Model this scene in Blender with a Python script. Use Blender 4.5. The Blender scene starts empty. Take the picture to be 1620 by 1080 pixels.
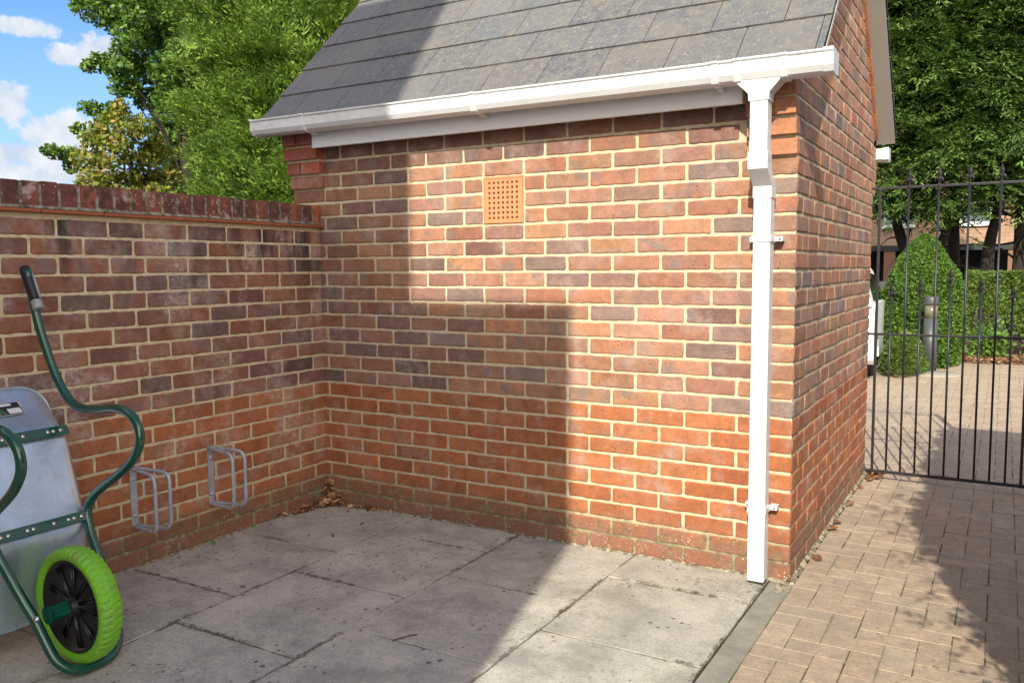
import bpy, bmesh, math, random
import numpy as np
from mathutils import Vector, Matrix
R = math.radians
random.seed(7); rng = np.random.default_rng(7)
S = bpy.context.scene
COL = S.collection

# ---------------------------------------------------------------- camera, sky, sun, exposure
cam = bpy.data.objects.new('camera', bpy.data.cameras.new('camera'))
COL.objects.link(cam)
cam.location = (3.19766, -3.47490, 1.28914)
cam.rotation_euler = (1.484719, 0.006505, 0.528459)
cam.data.sensor_width = 36.0
cam.data.lens = 1331.66 / 1620 * 36
cam.data.clip_start = 0.05
cam.data.clip_end = 3000
S.camera = cam
SUN_H = Vector((0.240, -0.971, 0)).normalized()      # horizontal direction towards the sun
SUN_EL = math.atan(0.64)
SUN_DIR = (SUN_H * math.cos(SUN_EL) + Vector((0, 0, math.sin(SUN_EL)))).normalized()
S.view_settings.view_transform = 'Standard'
S.view_settings.look = 'None'
S.view_settings.gamma = 1.0
S.view_settings.use_curve_mapping = False
S.view_settings.exposure = 0.72
sl = bpy.data.lights.new('sun', 'SUN'); sl.energy = 3.8; sl.angle = R(0.5); sl.color = (1.0, 0.94, 0.79)
so = bpy.data.objects.new('sun', sl); COL.objects.link(so)
so.rotation_euler = (-SUN_DIR).to_track_quat('-Z', 'Y').to_euler()
so.location = (6, -12, 12)

W = bpy.data.worlds.new('World'); S.world = W; W.use_nodes = True
nt = W.node_tree; nt.nodes.clear(); FILL_VEIL0, FILL_VEIL1 = 2.7, 14.0
def N(t, **k):
    n = nt.nodes.new(t)
    for a, b in k.items(): setattr(n, a, b)
    return n
L = lambda a, b: nt.links.new(a, b)
out = N('ShaderNodeOutputWorld'); bg = N('ShaderNodeBackground'); bg.inputs[1].default_value = 0.15
sky = N('ShaderNodeTexSky'); sky.sky_type = 'NISHITA'; sky.sun_disc = False
sky.sun_elevation = SUN_EL
sky.sun_rotation = math.atan2(SUN_H.x, SUN_H.y)
sky.altitude = 50; sky.air_density = 1.0; sky.dust_density = 0.6; sky.ozone_density = 2.0
tc = N('ShaderNodeTexCoord')
def mth(op, a, b=None, c=None, clamp=False):
    n = N('ShaderNodeMath', operation=op); n.use_clamp = clamp
    for i, v in enumerate((a, b, c)):
        if v is None: continue
        if isinstance(v, (int, float)): n.inputs[i].default_value = v
        else: L(v, n.inputs[i])
    return n.outputs[0]
# clouds: banks of cloud at fixed directions in the sky, broken up by noise
n1 = N('ShaderNodeTexNoise'); n1.inputs['Scale'].default_value = 26; n1.inputs['Detail'].default_value = 9; n1.inputs['Roughness'].default_value = 0.6
n2 = N('ShaderNodeTexNoise'); n2.inputs['Scale'].default_value = 2.6; n2.inputs['Detail'].default_value = 6
L(tc.outputs['Generated'], n1.inputs['Vector']); L(tc.outputs['Generated'], n2.inputs['Vector'])
CLOUDS = [  # direction, half-width (rad, horizontal), half-height
    ((-0.800, 0.556, 0.224), 0.036, 0.020), ((-0.823, 0.524, 0.215), 0.030, 0.013), ((-0.838, 0.4914, 0.2373), 0.036, 0.011), ((-0.8567, 0.4843, 0.168), 0.022, 0.024),
    ((-0.840, 0.528, 0.138), 0.052, 0.026), ((-0.862, 0.49, 0.118), 0.05, 0.018), ((-0.8458, 0.5223, 0.100), 0.09, 0.014),
    ((-0.6, -0.75, 0.3), 0.25, 0.09), ((0.4, 0.85, 0.28), 0.30, 0.10), ((0.9, 0.2, 0.35), 0.30, 0.10), ((0.1, -0.9, 0.55), 0.2, 0.1), ((-0.2, 0.9, 0.5), 0.35, 0.14)]
acc = None
for d, hw, hh in CLOUDS:
    d = Vector(d).normalized(); rt = d.cross(Vector((0, 0, 1))).normalized(); up = rt.cross(d)
    def dot(v):
        q = N('ShaderNodeVectorMath', operation='DOT_PRODUCT'); L(tc.outputs['Generated'], q.inputs[0]); q.inputs[1].default_value = v; return q.outputs['Value']
    a = mth('POWER', mth('ABSOLUTE', mth('DIVIDE', dot(rt), hw)), 2.0)
    b = mth('POWER', mth('ABSOLUTE', mth('DIVIDE', dot(up), hh)), 2.0)
    f = mth('SUBTRACT', 1.0, mth('SQRT', mth('ADD', a, b)))
    f = mth('ADD', f, mth('MULTIPLY', mth('LESS_THAN', dot(d), 0.0), -50.0))
    acc = f if acc is None else mth('MAXIMUM', acc, f)
dens = mth('ADD', mth('MULTIPLY', acc, 0.9), mth('MULTIPLY', mth('SUBTRACT', n1.outputs['Fac'], 0.5), 2.2))
mr = N('ShaderNodeMapRange'); mr.interpolation_type = 'SMOOTHSTEP'
L(dens, mr.inputs['Value']); mr.inputs['From Min'].default_value = 0.0; mr.inputs['From Max'].default_value = 0.35
ccol = N('ShaderNodeMix', data_type='RGBA'); L(n2.outputs['Fac'], ccol.inputs[0])
shade = mth('MULTIPLY', mth('SUBTRACT', n1.outputs['Fac'], 0.36), 3.2, clamp=True)
L(shade, ccol.inputs[0])
ccol.inputs[6].default_value = (2.5, 2.9, 3.5, 1); ccol.inputs[7].default_value = (3.9, 3.95, 4.1, 1)
sep = N('ShaderNodeSeparateXYZ'); L(tc.outputs['Generated'], sep.inputs[0])
hz = N('ShaderNodeMapRange'); L(sep.outputs['Z'], hz.inputs['Value']); hz.inputs['From Min'].default_value = 0.0; hz.inputs['From Max'].default_value = 0.30
hz.inputs['To Min'].default_value = 0.75; hz.inputs['To Max'].default_value = 0.0
tint = N('ShaderNodeMix', data_type='RGBA', blend_type='MULTIPLY'); tint.inputs[0].default_value = 1
L(sky.outputs[0], tint.inputs[6]); tint.inputs[7].default_value = (0.38, 0.60, 0.98, 1)
pale = N('ShaderNodeMix', data_type='RGBA'); L(hz.outputs[0], pale.inputs[0]); L(tint.outputs[2], pale.inputs[6]); pale.inputs[7].default_value = (2.5, 3.2, 3.9, 1)
mx = N('ShaderNodeMix', data_type='RGBA'); L(mr.outputs[0], mx.inputs[0]); L(pale.outputs[2], mx.inputs[6]); L(ccol.outputs[2], mx.inputs[7])
# bright cloud added over unseen sky to lift the shade, strongest round the sun
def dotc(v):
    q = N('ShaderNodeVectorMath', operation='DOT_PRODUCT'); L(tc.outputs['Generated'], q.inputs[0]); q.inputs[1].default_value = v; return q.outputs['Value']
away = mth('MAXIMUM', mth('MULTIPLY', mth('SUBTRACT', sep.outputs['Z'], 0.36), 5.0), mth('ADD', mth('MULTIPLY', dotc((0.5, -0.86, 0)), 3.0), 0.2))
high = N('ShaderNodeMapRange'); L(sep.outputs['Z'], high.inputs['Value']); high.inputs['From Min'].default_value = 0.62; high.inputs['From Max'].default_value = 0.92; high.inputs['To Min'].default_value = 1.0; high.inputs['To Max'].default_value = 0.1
fill_veil = mth('MULTIPLY', mth('MULTIPLY', high.outputs[0], mth('MINIMUM', mth('MAXIMUM', away, 0.0), 1.0)), mth('MULTIPLY', mth('SUBTRACT', n2.outputs['Fac'], 0.18), 2.6, clamp=True))
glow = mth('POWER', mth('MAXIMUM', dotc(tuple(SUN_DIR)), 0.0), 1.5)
side_fill = mth('MULTIPLY', mth('POWER', mth('MAXIMUM', dotc(tuple(Vector((0.93, -0.30, 0.28)).normalized())), 0.0), 5.0), 0.36)  # second glow added low on the right to brighten the side wall
glow = mth('MINIMUM', mth('ADD', glow, side_fill), 1.0)
vcol = N('ShaderNodeMix', data_type='RGBA'); L(glow, vcol.inputs[0]); vcol.inputs[6].default_value = (FILL_VEIL0, FILL_VEIL0 * .97, FILL_VEIL0 * .93, 1); vcol.inputs[7].default_value = (FILL_VEIL1, FILL_VEIL1 * .93, FILL_VEIL1 * .80, 1)
mx2 = N('ShaderNodeMix', data_type='RGBA'); L(fill_veil, mx2.inputs[0]); L(mx.outputs[2], mx2.inputs[6]); L(vcol.outputs[2], mx2.inputs[7])
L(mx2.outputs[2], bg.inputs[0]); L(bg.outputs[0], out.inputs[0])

# ---------------------------------------------------------------- object helpers
def link(o, parent=None):
    COL.objects.link(o)
    if parent is not None:
        o.parent = parent
        if parent.get('_base') is not None: pass
    return o
def tag(o, label=None, cat=None, group=None, kind=None):
    if label: o['label'] = label
    if cat: o['category'] = cat
    if group: o['group'] = group
    if kind: o['kind'] = kind
    return o
def thing(name, label, cat, loc=(0, 0, 0), rz=0.0, group=None):
    o = bpy.data.objects.new(name, None); o.empty_display_size = 0.1
    o.location = loc; o.rotation_euler = (0, 0, rz); COL.objects.link(o)
    return tag(o, label, cat, group)
def copy_tree(o, parent=None):
    c = o.copy(); COL.objects.link(c)
    if parent is not None: c.parent = parent
    for ch in list(o.children): copy_tree(ch, c)
    return c

class MB:
    """collects geometry (with per-face material and colour) and links it as one mesh object"""
    def __init__(s): s.v = []; s.f = []; s.m = []; s.c = []; s.sm = []
    def add(s, vs, fs, m=0, c=(1, 1, 1), smooth=False):
        o = len(s.v); s.v += [tuple(p) for p in vs]
        for f in fs: s.f.append(tuple(i + o for i in f)); s.m.append(m); s.c.append(c); s.sm.append(smooth)
    def box(s, a, b, m=0, c=(1, 1, 1), bev=0.0):
        if bev > 0: return s.bbox(a, b, bev, m, c)
        x0, y0, z0 = a; x1, y1, z1 = b
        s.add([(x0, y0, z0), (x1, y0, z0), (x1, y1, z0), (x0, y1, z0), (x0, y0, z1), (x1, y0, z1), (x1, y1, z1), (x0, y1, z1)],
              [(0, 3, 2, 1), (4, 5, 6, 7), (0, 1, 5, 4), (1, 2, 6, 5), (2, 3, 7, 6), (3, 0, 4, 7)], m, c)
    def bbox(s, a, b, bev, m=0, c=(1, 1, 1)):
        bm = bmesh.new(); bmesh.ops.create_cube(bm, size=1)
        for v in bm.verts:
            v.co = Vector([(a[i] + b[i]) / 2 + v.co[i] * (b[i] - a[i]) for i in range(3)])
        bmesh.ops.bevel(bm, geom=bm.edges[:], offset=bev, segments=2, affect='EDGES', profile=0.6)
        bm.verts.index_update()
        s.add([v.co for v in bm.verts], [[v.index for v in f.verts] for f in bm.faces], m, c)
        bm.free()
    def xf(s, M, start=0):
        for i in range(start, len(s.v)): s.v[i] = tuple(M @ Vector(s.v[i]))
    def prism(s, prof, d0, d1, axis=0, m=0, c=(1, 1, 1), smooth=False):
        """closed profile extruded along axis; profile given in the other two axes"""
        n = len(prof); vs = []
        for d in (d0, d1):
            for p in prof:
                q = list(p); q.insert(axis, d); vs.append(q)
        fs = [(i, (i + 1) % n, n + (i + 1) % n, n + i) for i in range(n)]
        s.add(vs, fs, m, c, smooth); o = len(s.v) - 2 * n
        s.f += [tuple(range(o + n - 1, o - 1, -1)), tuple(range(o + n, o + 2 * n))]
        s.m += [m, m]; s.c += [c, c]; s.sm += [False, False]
    def tube(s, pts, r, seg=12, m=0, c=(1, 1, 1), closed=False, caps=True, rs=None):
        P = [Vector(p) for p in pts]; n = len(P)
        T = []
        for i in range(n):
            a = P[(i - 1) % n] if (closed or i > 0) else P[i]; b = P[(i + 1) % n] if (closed or i < n - 1) else P[i]
            T.append((b - a).normalized())
        u = T[0].orthogonal().normalized(); vs = []
        for i in range(n):
            u = (u - T[i] * u.dot(T[i])).normalized(); w = T[i].cross(u)
            rr = rs[i] if rs is not None else r
            for k in range(seg):
                a = 2 * math.pi * k / seg; vs.append(P[i] + (u * math.cos(a) + w * math.sin(a)) * rr)
        fs = []
        for i in range(n if closed else n - 1):
            j = (i + 1) % n
            for k in range(seg):
                k2 = (k + 1) % seg; fs.append((i * seg + k, i * seg + k2, j * seg + k2, j * seg + k))
        s.add(vs, fs, m, c, True); o = len(s.v) - len(vs)
        if caps and not closed:
            s.f += [tuple(range(o + seg - 1, o - 1, -1)), tuple(range(o + (n - 1) * seg, o + n * seg))]
            s.m += [m, m]; s.c += [c, c]; s.sm += [False, False]
    def lathe(s, prof, origin, axis, seg=32, m=0, c=(1, 1, 1), smooth=True, close=False):
        """prof: list of (radius, along-axis)"""
        A = Vector(axis).normalized(); u = A.orthogonal().normalized(); w = A.cross(u); O = Vector(origin); vs = []
        for r, h in prof:
            for k in range(seg):
                a = 2 * math.pi * k / seg; vs.append(O + A * h + (u * math.cos(a) + w * math.sin(a)) * r)
        n = len(prof); fs = []
        for i in range(n if close else n - 1):
            j = (i + 1) % n
            for k in range(seg):
                k2 = (k + 1) % seg; fs.append((i * seg + k, i * seg + k2, j * seg + k2, j * seg + k))
        s.add(vs, fs, m, c, smooth)
    def build(s, name, mats, parent=None, kind=None, color=False):
        me = bpy.data.meshes.new(name); me.from_pydata(s.v, [], s.f)
        if not isinstance(mats, (list, tuple)): mats = [mats]
        for m in mats: me.materials.append(m)
        me.polygons.foreach_set('material_index', s.m)
        me.polygons.foreach_set('use_smooth', s.sm)
        if color: facecol(me, np.array(s.c, dtype=np.float32))
        me.update()
        o = bpy.data.objects.new(name, me); link(o, parent)
        if kind: o['kind'] = kind
        return o
def facecol(me, c):
    """one colour per face, stored as a face attribute"""
    at = me.attributes.new('col', 'FLOAT_COLOR', 'FACE')
    a = np.ones((len(me.polygons), 4), dtype=np.float32); a[:, :3] = c
    at.data.foreach_set('color', a.ravel())
def fix_normals(o):
    bm = bmesh.new(); bm.from_mesh(o.data); bmesh.ops.recalc_face_normals(bm, faces=bm.faces[:]); bm.to_mesh(o.data); bm.free()
def quads(name, V, colr, mat, parent=None):
    """V: (n,4,3) array of quads"""
    n = len(V); me = bpy.data.meshes.new(name)
    me.vertices.add(n * 4); me.vertices.foreach_set('co', V.astype(np.float32).ravel())
    me.loops.add(n * 4); me.loops.foreach_set('vertex_index', np.arange(n * 4, dtype=np.int32))
    me.polygons.add(n); me.polygons.foreach_set('loop_start', np.arange(0, n * 4, 4, dtype=np.int32))
    me.materials.append(mat); me.update(calc_edges=True); me.validate()
    facecol(me, colr)
    o = bpy.data.objects.new(name, me); return link(o, parent)
def smooth_path(pts, sub=8):
    """Catmull-Rom through the points"""
    P = [np.array(p, float) for p in pts]; P = [2 * P[0] - P[1]] + P + [2 * P[-1] - P[-2]]; o = []
    for i in range(1, len(P) - 2):
        for k in range(sub):
            t = k / sub; a, b, c, d = P[i - 1:i + 3]
            o.append(0.5 * ((2 * b) + (c - a) * t + (2 * a - 5 * b + 4 * c - d) * t * t + (3 * b - a - 3 * c + d) * t ** 3))
    o.append(P[-2]); return [tuple(p) for p in o]
def round_path(pts, r, n=6):
    """polyline with rounded corners of radius-ish r"""
    P = [Vector(p) for p in pts]; o = [P[0]]
    for i in range(1, len(P) - 1):
        a = (P[i - 1] - P[i]); b = (P[i + 1] - P[i]); k = min(r, a.length * .48, b.length * .48)
        s = P[i] + a.normalized() * k; e = P[i] + b.normalized() * k
        for j in range(n + 1):
            t = j / n; o.append(s * (1 - t) ** 2 + P[i] * 2 * t * (1 - t) + e * t * t)
    o.append(P[-1]); return o

# ---------------------------------------------------------------- materials
class Mat:
    def __init__(s, name):
        s.m = bpy.data.materials.new(name); s.m.use_nodes = True; s.t = s.m.node_tree
        s.p = s.t.nodes['Principled BSDF']; s.tc = s.n('ShaderNodeTexCoord')
    def n(s, t, **k):
        q = s.t.nodes.new(t)
        for a, b in k.items(): setattr(q, a, b)
        return q
    def l(s, a, b): s.t.links.new(a, b)
    def set(s, **k):
        for a, b in k.items():
            i = s.p.inputs[a.replace('_', ' ')]
            if isinstance(b, tuple) and len(b) == 3: b = (*b, 1)
            if hasattr(b, 'is_output'): s.l(b, i)
            else: i.default_value = b
        return s
    def noise(s, scale, detail=4, rough=.55, stretch=None, w=None, off=None):
        q = s.n('ShaderNodeTexNoise'); q.inputs['Scale'].default_value = scale; q.inputs['Detail'].default_value = detail; q.inputs['Roughness'].default_value = rough
        v = s.tc.outputs['Object']
        if stretch or off:
            mp = s.n('ShaderNodeMapping'); mp.inputs['Scale'].default_value = stretch or (1, 1, 1); mp.inputs['Location'].default_value = off or (0, 0, 0); s.l(v, mp.inputs[0]); v = mp.outputs[0]
        s.l(v, q.inputs['Vector']); return q.outputs['Fac']
    def vor(s, scale, feature='F1', rand=1.0):
        q = s.n('ShaderNodeTexVoronoi', feature=feature); q.inputs['Scale'].default_value = scale; q.inputs['Randomness'].default_value = rand
        s.l(s.tc.outputs['Object'], q.inputs['Vector']); return q.outputs['Distance']
    def ramp(s, f, a, b, lo=0.0, hi=1.0, smooth=True):
        q = s.n('ShaderNodeMapRange'); q.interpolation_type = 'SMOOTHSTEP' if smooth else 'LINEAR'
        s.l(f, q.inputs['Value']); q.inputs['From Min'].default_value = a; q.inputs['From Max'].default_value = b
        q.inputs['To Min'].default_value = lo; q.inputs['To Max'].default_value = hi; return q.outputs[0]
    def mul(s, a, b): return s.math('MULTIPLY', a, b)
    def math(s, op, a, b=None):
        q = s.n('ShaderNodeMath', operation=op)
        for i, v in enumerate((a, b)):
            if v is None: continue
            if isinstance(v, (int, float)): q.inputs[i].default_value = v
            else: s.l(v, q.inputs[i])
        return q.outputs[0]
    def mix(s, f, a, b, mode='MIX'):
        q = s.n('ShaderNodeMix', data_type='RGBA', blend_type=mode)
        for i, v in ((0, f), (6, a), (7, b)):
            if isinstance(v, (int, float)): q.inputs[i].default_value = v
            elif isinstance(v, tuple): q.inputs[i].default_value = (*v, 1) if len(v) == 3 else v
            else: s.l(v, q.inputs[i])
        return q.outputs[2]
    def attr(s, name='col'):
        q = s.n('ShaderNodeAttribute'); q.attribute_name = name; return q.outputs['Color']
    def axis(s, i):
        q = s.n('ShaderNodeSeparateXYZ'); s.l(s.tc.outputs['Object'], q.inputs[0]); return q.outputs[i]
    def bump(s, h, dist=.002, strength=1.0, prev=None):
        q = s.n('ShaderNodeBump'); q.inputs['Distance'].default_value = dist; q.inputs['Strength'].default_value = strength; s.l(h, q.inputs['Height'])
        if prev is not None: s.l(prev, q.inputs['Normal'])
        s.l(q.outputs[0], s.p.inputs['Normal']); return q.outputs[0]
def simple(name, col, rough=.5, metal=0.0, nz=.08, scale=30, **k):
    M = Mat(name); f = M.noise(scale, 5)
    c2 = tuple(max(0, x * (1 - nz * 2)) for x in col); c1 = tuple(x * (1 + nz) for x in col)
    M.set(Base_Color=M.mix(f, c2, c1), Roughness=rough, Metallic=metal, **k); return M.m

def brick_mat(name, white=0.0, soot=0.0, foot=0.155, topz=1.5):
    M = Mat(name); c = M.attr()
    n = M.noise(14, 6, .6); n2 = M.noise(70, 5, .65); n3 = M.noise(300, 3, .6)
    c = M.mix(M.ramp(n, .3, .7), M.mix(1.0, c, (.80, .80, .84), 'MULTIPLY'), M.mix(1.0, c, (1.16, 1.1, 1.04), 'MULTIPLY'))
    c = M.mix(M.ramp(n2, .35, .75), c, M.mix(1.0, c, (.82, .84, .90), 'MULTIPLY'))
    c = M.mix(M.ramp(n3, .55, .8, 0, .5), c, (.52, .36, .28))
    # burnt specks and small white flecks
    c = M.mix(M.ramp(M.math('ADD', M.vor(62), M.mul(M.noise(9, 2), .9)), .50, .56, .75, 0), c, (.06, .045, .045))
    # pale bloom and soft purple areas
    c = M.mix(M.mul(M.ramp(M.noise(7, 4, .6, off=(3, 7, 1)), .50, .66), M.ramp(M.noise(40, 4), .3, .7, .15, .60)), c, (.40, .31, .27))
    c = M.mix(M.mul(M.ramp(M.noise(9, 3, .6, off=(13, 1, 6)), .56, .66), M.mul(M.ramp(M.axis(2), .66, .69), M.ramp(M.noise(55, 4), .3, .6, .2, .7))), c, (.19, .165, .16))
    if white > 0:
        w = M.mul(M.ramp(M.noise(3.2, 5, .65, off=(11, 2, 5)), .50, .68), M.ramp(M.noise(45, 5, .7), .30, .72))
        c = M.mix(M.mul(w, white), c, (.62, .55, .52))
    if soot > 0:
        z = M.axis(2)
        zt = M.ramp(z, topz - .5, topz - .02)
        s_ = M.mul(M.ramp(M.noise(5.5, 4, .6, stretch=(1, 1, .28), off=(5, 1.5, 0)), .52, .68), zt)
        c = M.mix(M.mul(s_, soot), c, (.030, .027, .026))
        w = M.mul(M.mul(M.ramp(M.noise(3.4, 4, .6, stretch=(1, 1, .5), off=(1, 9, 0)), .50, .66), M.ramp(M.noise(60, 4, .7), .2, .7)), M.ramp(z, topz - .25, topz - .04))
        c = M.mix(M.mul(w, .6), c, (.62, .58, .55))
    # dirt, moss and splash at the foot of the wall
    z = M.axis(2); fz = M.ramp(M.math('ADD', z, M.mul(M.noise(9, 5, .7), .16)), foot + .02, foot + .13, 1, 0)
    d = M.mix(M.ramp(M.noise(26, 4, .65), .38, .66), (.15, .105, .082), (.21, .185, .095))
    d = M.mix(M.ramp(M.noise(11, 4, .65, off=(4, 4, 4)), .38, .60), d, (.24, .12, .085))
    c = M.mix(M.mul(fz, M.ramp(n2, .22, .60, .25, .82)), c, d)
    lich = M.mul(M.ramp(M.math('ADD', z, M.mul(M.noise(8, 3), .1)), foot + .01, foot + .10, 1, 0), M.ramp(M.math('ADD', M.vor(80), M.mul(M.noise(12, 3), .75)), .45, .53, .9, 0))
    c = M.mix(lich, c, (.60, .57, .50))
    M.set(Base_Color=c, Roughness=M.ramp(n2, .2, .8, .72, .95), Specular_IOR_Level=.25)
    b = M.bump(n2, .0022); b = M.bump(M.ramp(M.noise(150, 5, .7), .25, .8), .0016, 1, b)
    M.bump(M.ramp(M.vor(85), .0, .25, 0, 1), .0010, .6, b)
    return M.m
def mortar_mat(name, foot=.15):
    M = Mat(name); n = M.noise(35, 6, .65); n2 = M.noise(260, 4, .7)
    c = M.mix(M.ramp(n, .3, .7), (.52, .425, .275), (.68, .59, .42))
    c = M.mix(M.ramp(n2, .45, .8, 0, .35), c, (.30, .22, .13))
    c = M.mix(M.ramp(M.noise(6, 4), .56, .72, 0, .55), c, (.44, .40, .30))
    z = M.axis(2); fz = M.ramp(M.math('ADD', z, M.mul(M.noise(9, 4, .7), .12)), foot, foot + .12, 1, 0)
    c = M.mix(M.mul(fz, .85), c, M.mix(M.ramp(n, .4, .6), (.13, .11, .07), (.30, .27, .15)))
    M.set(Base_Color=c, Roughness=.95, Specular_IOR_Level=.15)
    b = M.bump(n, .005); M.bump(n2, .0018, 1, b); return M.m

M_brick = brick_mat('garage_brick', white=.12)
M_brickL = brick_mat('boundary_brick', white=.62, soot=.92)
M_mortar = mortar_mat('sand_mortar')
M_upvc = Mat('white_upvc')
_n = M_upvc.noise(6, 5, .6); _s = M_upvc.noise(120, 4, .7)
M_upvc.set(Base_Color=M_upvc.mix(M_upvc.mul(M_upvc.ramp(_n, .42, .7), M_upvc.ramp(_s, .4, .7, 0, .45)), (.70, .71, .72), (.46, .44, .39)), Roughness=.32, Specular_IOR_Level=.5)
M_upvc = M_upvc.m
M_upvcd = Mat('weathered_white_upvc')      # gutter face with algae bloom
_n = M_upvcd.noise(5, 5, .65, stretch=(1, 3, 2)); _s = M_upvcd.noise(90, 5, .75, stretch=(.35, 1, 1))
M_upvcd.set(Base_Color=M_upvcd.mix(M_upvcd.mul(M_upvcd.ramp(_n, .30, .62), M_upvcd.ramp(_s, .36, .62, 0, .6)), (.70, .71, .72), (.42, .41, .37)), Roughness=.38)
M_upvcd = M_upvcd.m
M_fascia = Mat('painted_fascia')
_n = M_fascia.noise(4, 5, .7, stretch=(1, 1, 6)); _k = M_fascia.vor(26)
_c = M_fascia.mix(M_fascia.ramp(_n, .55, .8, 0, .4), (.84, .87, .92), (.55, .55, .56))
_c = M_fascia.mix(M_fascia.ramp(M_fascia.math('ADD', _k, M_fascia.mul(M_fascia.noise(5, 2), 1.2)), .50, .54, .8, 0), _c, (.12, .11, .10))
M_fascia.set(Base_Color=_c, Roughness=.45); M_fascia = M_fascia.m
# ---------------------------------------------------------------- brickwork
Z = Vector((0, 0, 1))
RED = [(.42, .155, .062), (.39, .138, .055), (.45, .170, .072), (.37, .130, .054), (.43, .160, .070)]
MIX = [(.300, .145, .092), (.33, .155, .095), (.245, .130, .100), (.195, .125, .105), (.38, .185, .105), (.30, .155, .110), (.27, .145, .105),
       (.35, .175, .115), (.225, .145, .118), (.40, .195, .110), (.31, .140, .085), (.20, .150, .130)]
ORANGE = [(.47, .20, .105), (.44, .185, .095), (.50, .22, .12)]
def vary(c, k=.10):
    f = 1 + random.uniform(-k, k); return tuple(min(.9, x * f * (1 + random.uniform(-.04, .04))) for x in c)
def brick_face(mb, O, U, u0, u1, v0, v1, col, proud=.0045, m=1, rough=1.0, tilt=.0008):
    Nn = U.cross(Z); O = Vector(O)
    u0 += random.uniform(-.0012, .0016); u1 -= random.uniform(-.0012, .0016); v0 += random.uniform(-.0012, .0012); v1 -= random.uniform(-.0012, .0012)
    du, dv = u1 - u0, v1 - v0
    nu = max(2, int(du / .022)); c = random.uniform(.0025, .0065)
    # perimeter, counter-clockwise in (u, v), corners cut
    P = []
    P += [(u0 + c + (du - 2 * c) * k / nu, v0, 0, 1) for k in range(nu + 1)]
    P += [(u1, v0 + c + (dv - 2 * c) * k / 2, -1, 0) for k in range(3)]
    P += [(u1 - c - (du - 2 * c) * k / nu, v1, 0, -1) for k in range(nu + 1)]
    P += [(u0, v1 - c - (dv - 2 * c) * k / 2, 1, 0) for k in range(3)]
    J = [(random.gauss(0, .0010 * rough), random.gauss(0, .0010 * rough)) for _ in P]
    n = len(P); ta, tb = random.uniform(-tilt, tilt), random.uniform(-tilt, tilt); vs = []
    cu, cv = (u0 + u1) / 2, (v0 + v1) / 2
    for d, ins in ((-.008, 0), (proud - .003, .0002), (proud - .0008, .0022), (proud, .0052)):
        for (a, b, iu, iv), (ju, jv) in zip(P, J):
            a2 = a + ju + (cu - a) * ins * 2 / du; b2 = b + jv + (cv - b) * ins * 2 / dv
            dd = d + (ta * (a2 - cu) / du * 2 + tb * (b2 - cv) / dv * 2 if d > -.005 else 0)
            vs.append(O + U * a2 + Z * b2 + Nn * dd)
    fs = []
    for r in range(3):
        for k in range(n):
            k2 = (k + 1) % n; fs.append((r * n + k, r * n + k2, (r + 1) * n + k2, (r + 1) * n + k))
    mb.add(vs, fs, m, col, True)
    mb.add([vs[3 * n + k] for k in range(n)], [tuple(range(n))], m, col, False)
def tone(c, k=.08):
    f = 1 + random.uniform(-k, k); return tuple(min(.9, x * f) for x in c)
def weighted(L): return random.choice(L)
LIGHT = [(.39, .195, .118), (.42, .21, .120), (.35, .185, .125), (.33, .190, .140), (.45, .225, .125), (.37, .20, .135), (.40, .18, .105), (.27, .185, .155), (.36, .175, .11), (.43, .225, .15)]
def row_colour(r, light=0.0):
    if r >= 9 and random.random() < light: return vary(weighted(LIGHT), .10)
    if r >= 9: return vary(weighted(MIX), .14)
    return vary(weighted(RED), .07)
J = .0058

bld = thing('brick_outbuilding', 'red brick outbuilding with grey slate roof, white gutter and downpipe', 'outbuilding', (1.1, 1.07, 0))
def under(o, p): o.parent = p; o.matrix_parent_inverse = Matrix.Translation(-Vector(p.location)); return o
_build = MB.build
def B(mb, name, mats, parent=None, **k):
    """build with world coordinates below a thing whose empty stands elsewhere"""
    o = _build(mb, name, mats, None, **k)
    if parent is not None:
        o.parent = parent
        top = parent
        o.matrix_parent_inverse = world_of(parent).inverted()
    return o
def world_of(o):
    M = Matrix.LocRotScale(o.location, o.rotation_euler, o.scale)
    if o.parent: return world_of(o.parent) @ o.matrix_parent_inverse @ M
    return M

WALLX0, WALLX1, DEPTH, EAVE = -.225, 2.475, 2.15, 2.21
wall = MB()
UX = Vector((1, 0, 0)); UY = Vector((0, 1, 0))
# core (mortar): box with gable tops
und = EAVE - .055
wall.add([(WALLX0, 0, -.1), (WALLX1, 0, -.1), (WALLX1, DEPTH, -.1), (WALLX0, DEPTH, -.1),
          (WALLX0, 0, und), (WALLX1, 0, und), (WALLX1, DEPTH, und), (WALLX0, DEPTH, und),
          (WALLX0, DEPTH / 2, und + DEPTH / 2), (WALLX1, DEPTH / 2, und + DEPTH / 2)],
         [(3, 7, 6, 2), (1, 2, 6, 9, 5), (0, 4, 8, 7, 3), (4, 5, 9, 8), (8, 9, 6, 7)], 0)
AX0, AX1, AZ0, AZ1 = 1.019, 1.231, 1.508, 1.722     # opening behind the air brick
V = [(WALLX0, 0, -.1), (WALLX1, 0, -.1), (WALLX1, 0, und), (WALLX0, 0, und), (AX0, 0, AZ0), (AX1, 0, AZ0), (AX1, 0, AZ1), (AX0, 0, AZ1)]
V += [(x, .10, z) for x, _, z in V[4:]]
wall.add(V, [(0, 1, 5, 4), (1, 2, 6, 5), (2, 3, 7, 6), (3, 0, 4, 7), (4, 5, 9, 8), (5, 6, 10, 9), (6, 7, 11, 10), (7, 4, 8, 11), (8, 9, 10, 11)], 0)
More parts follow.
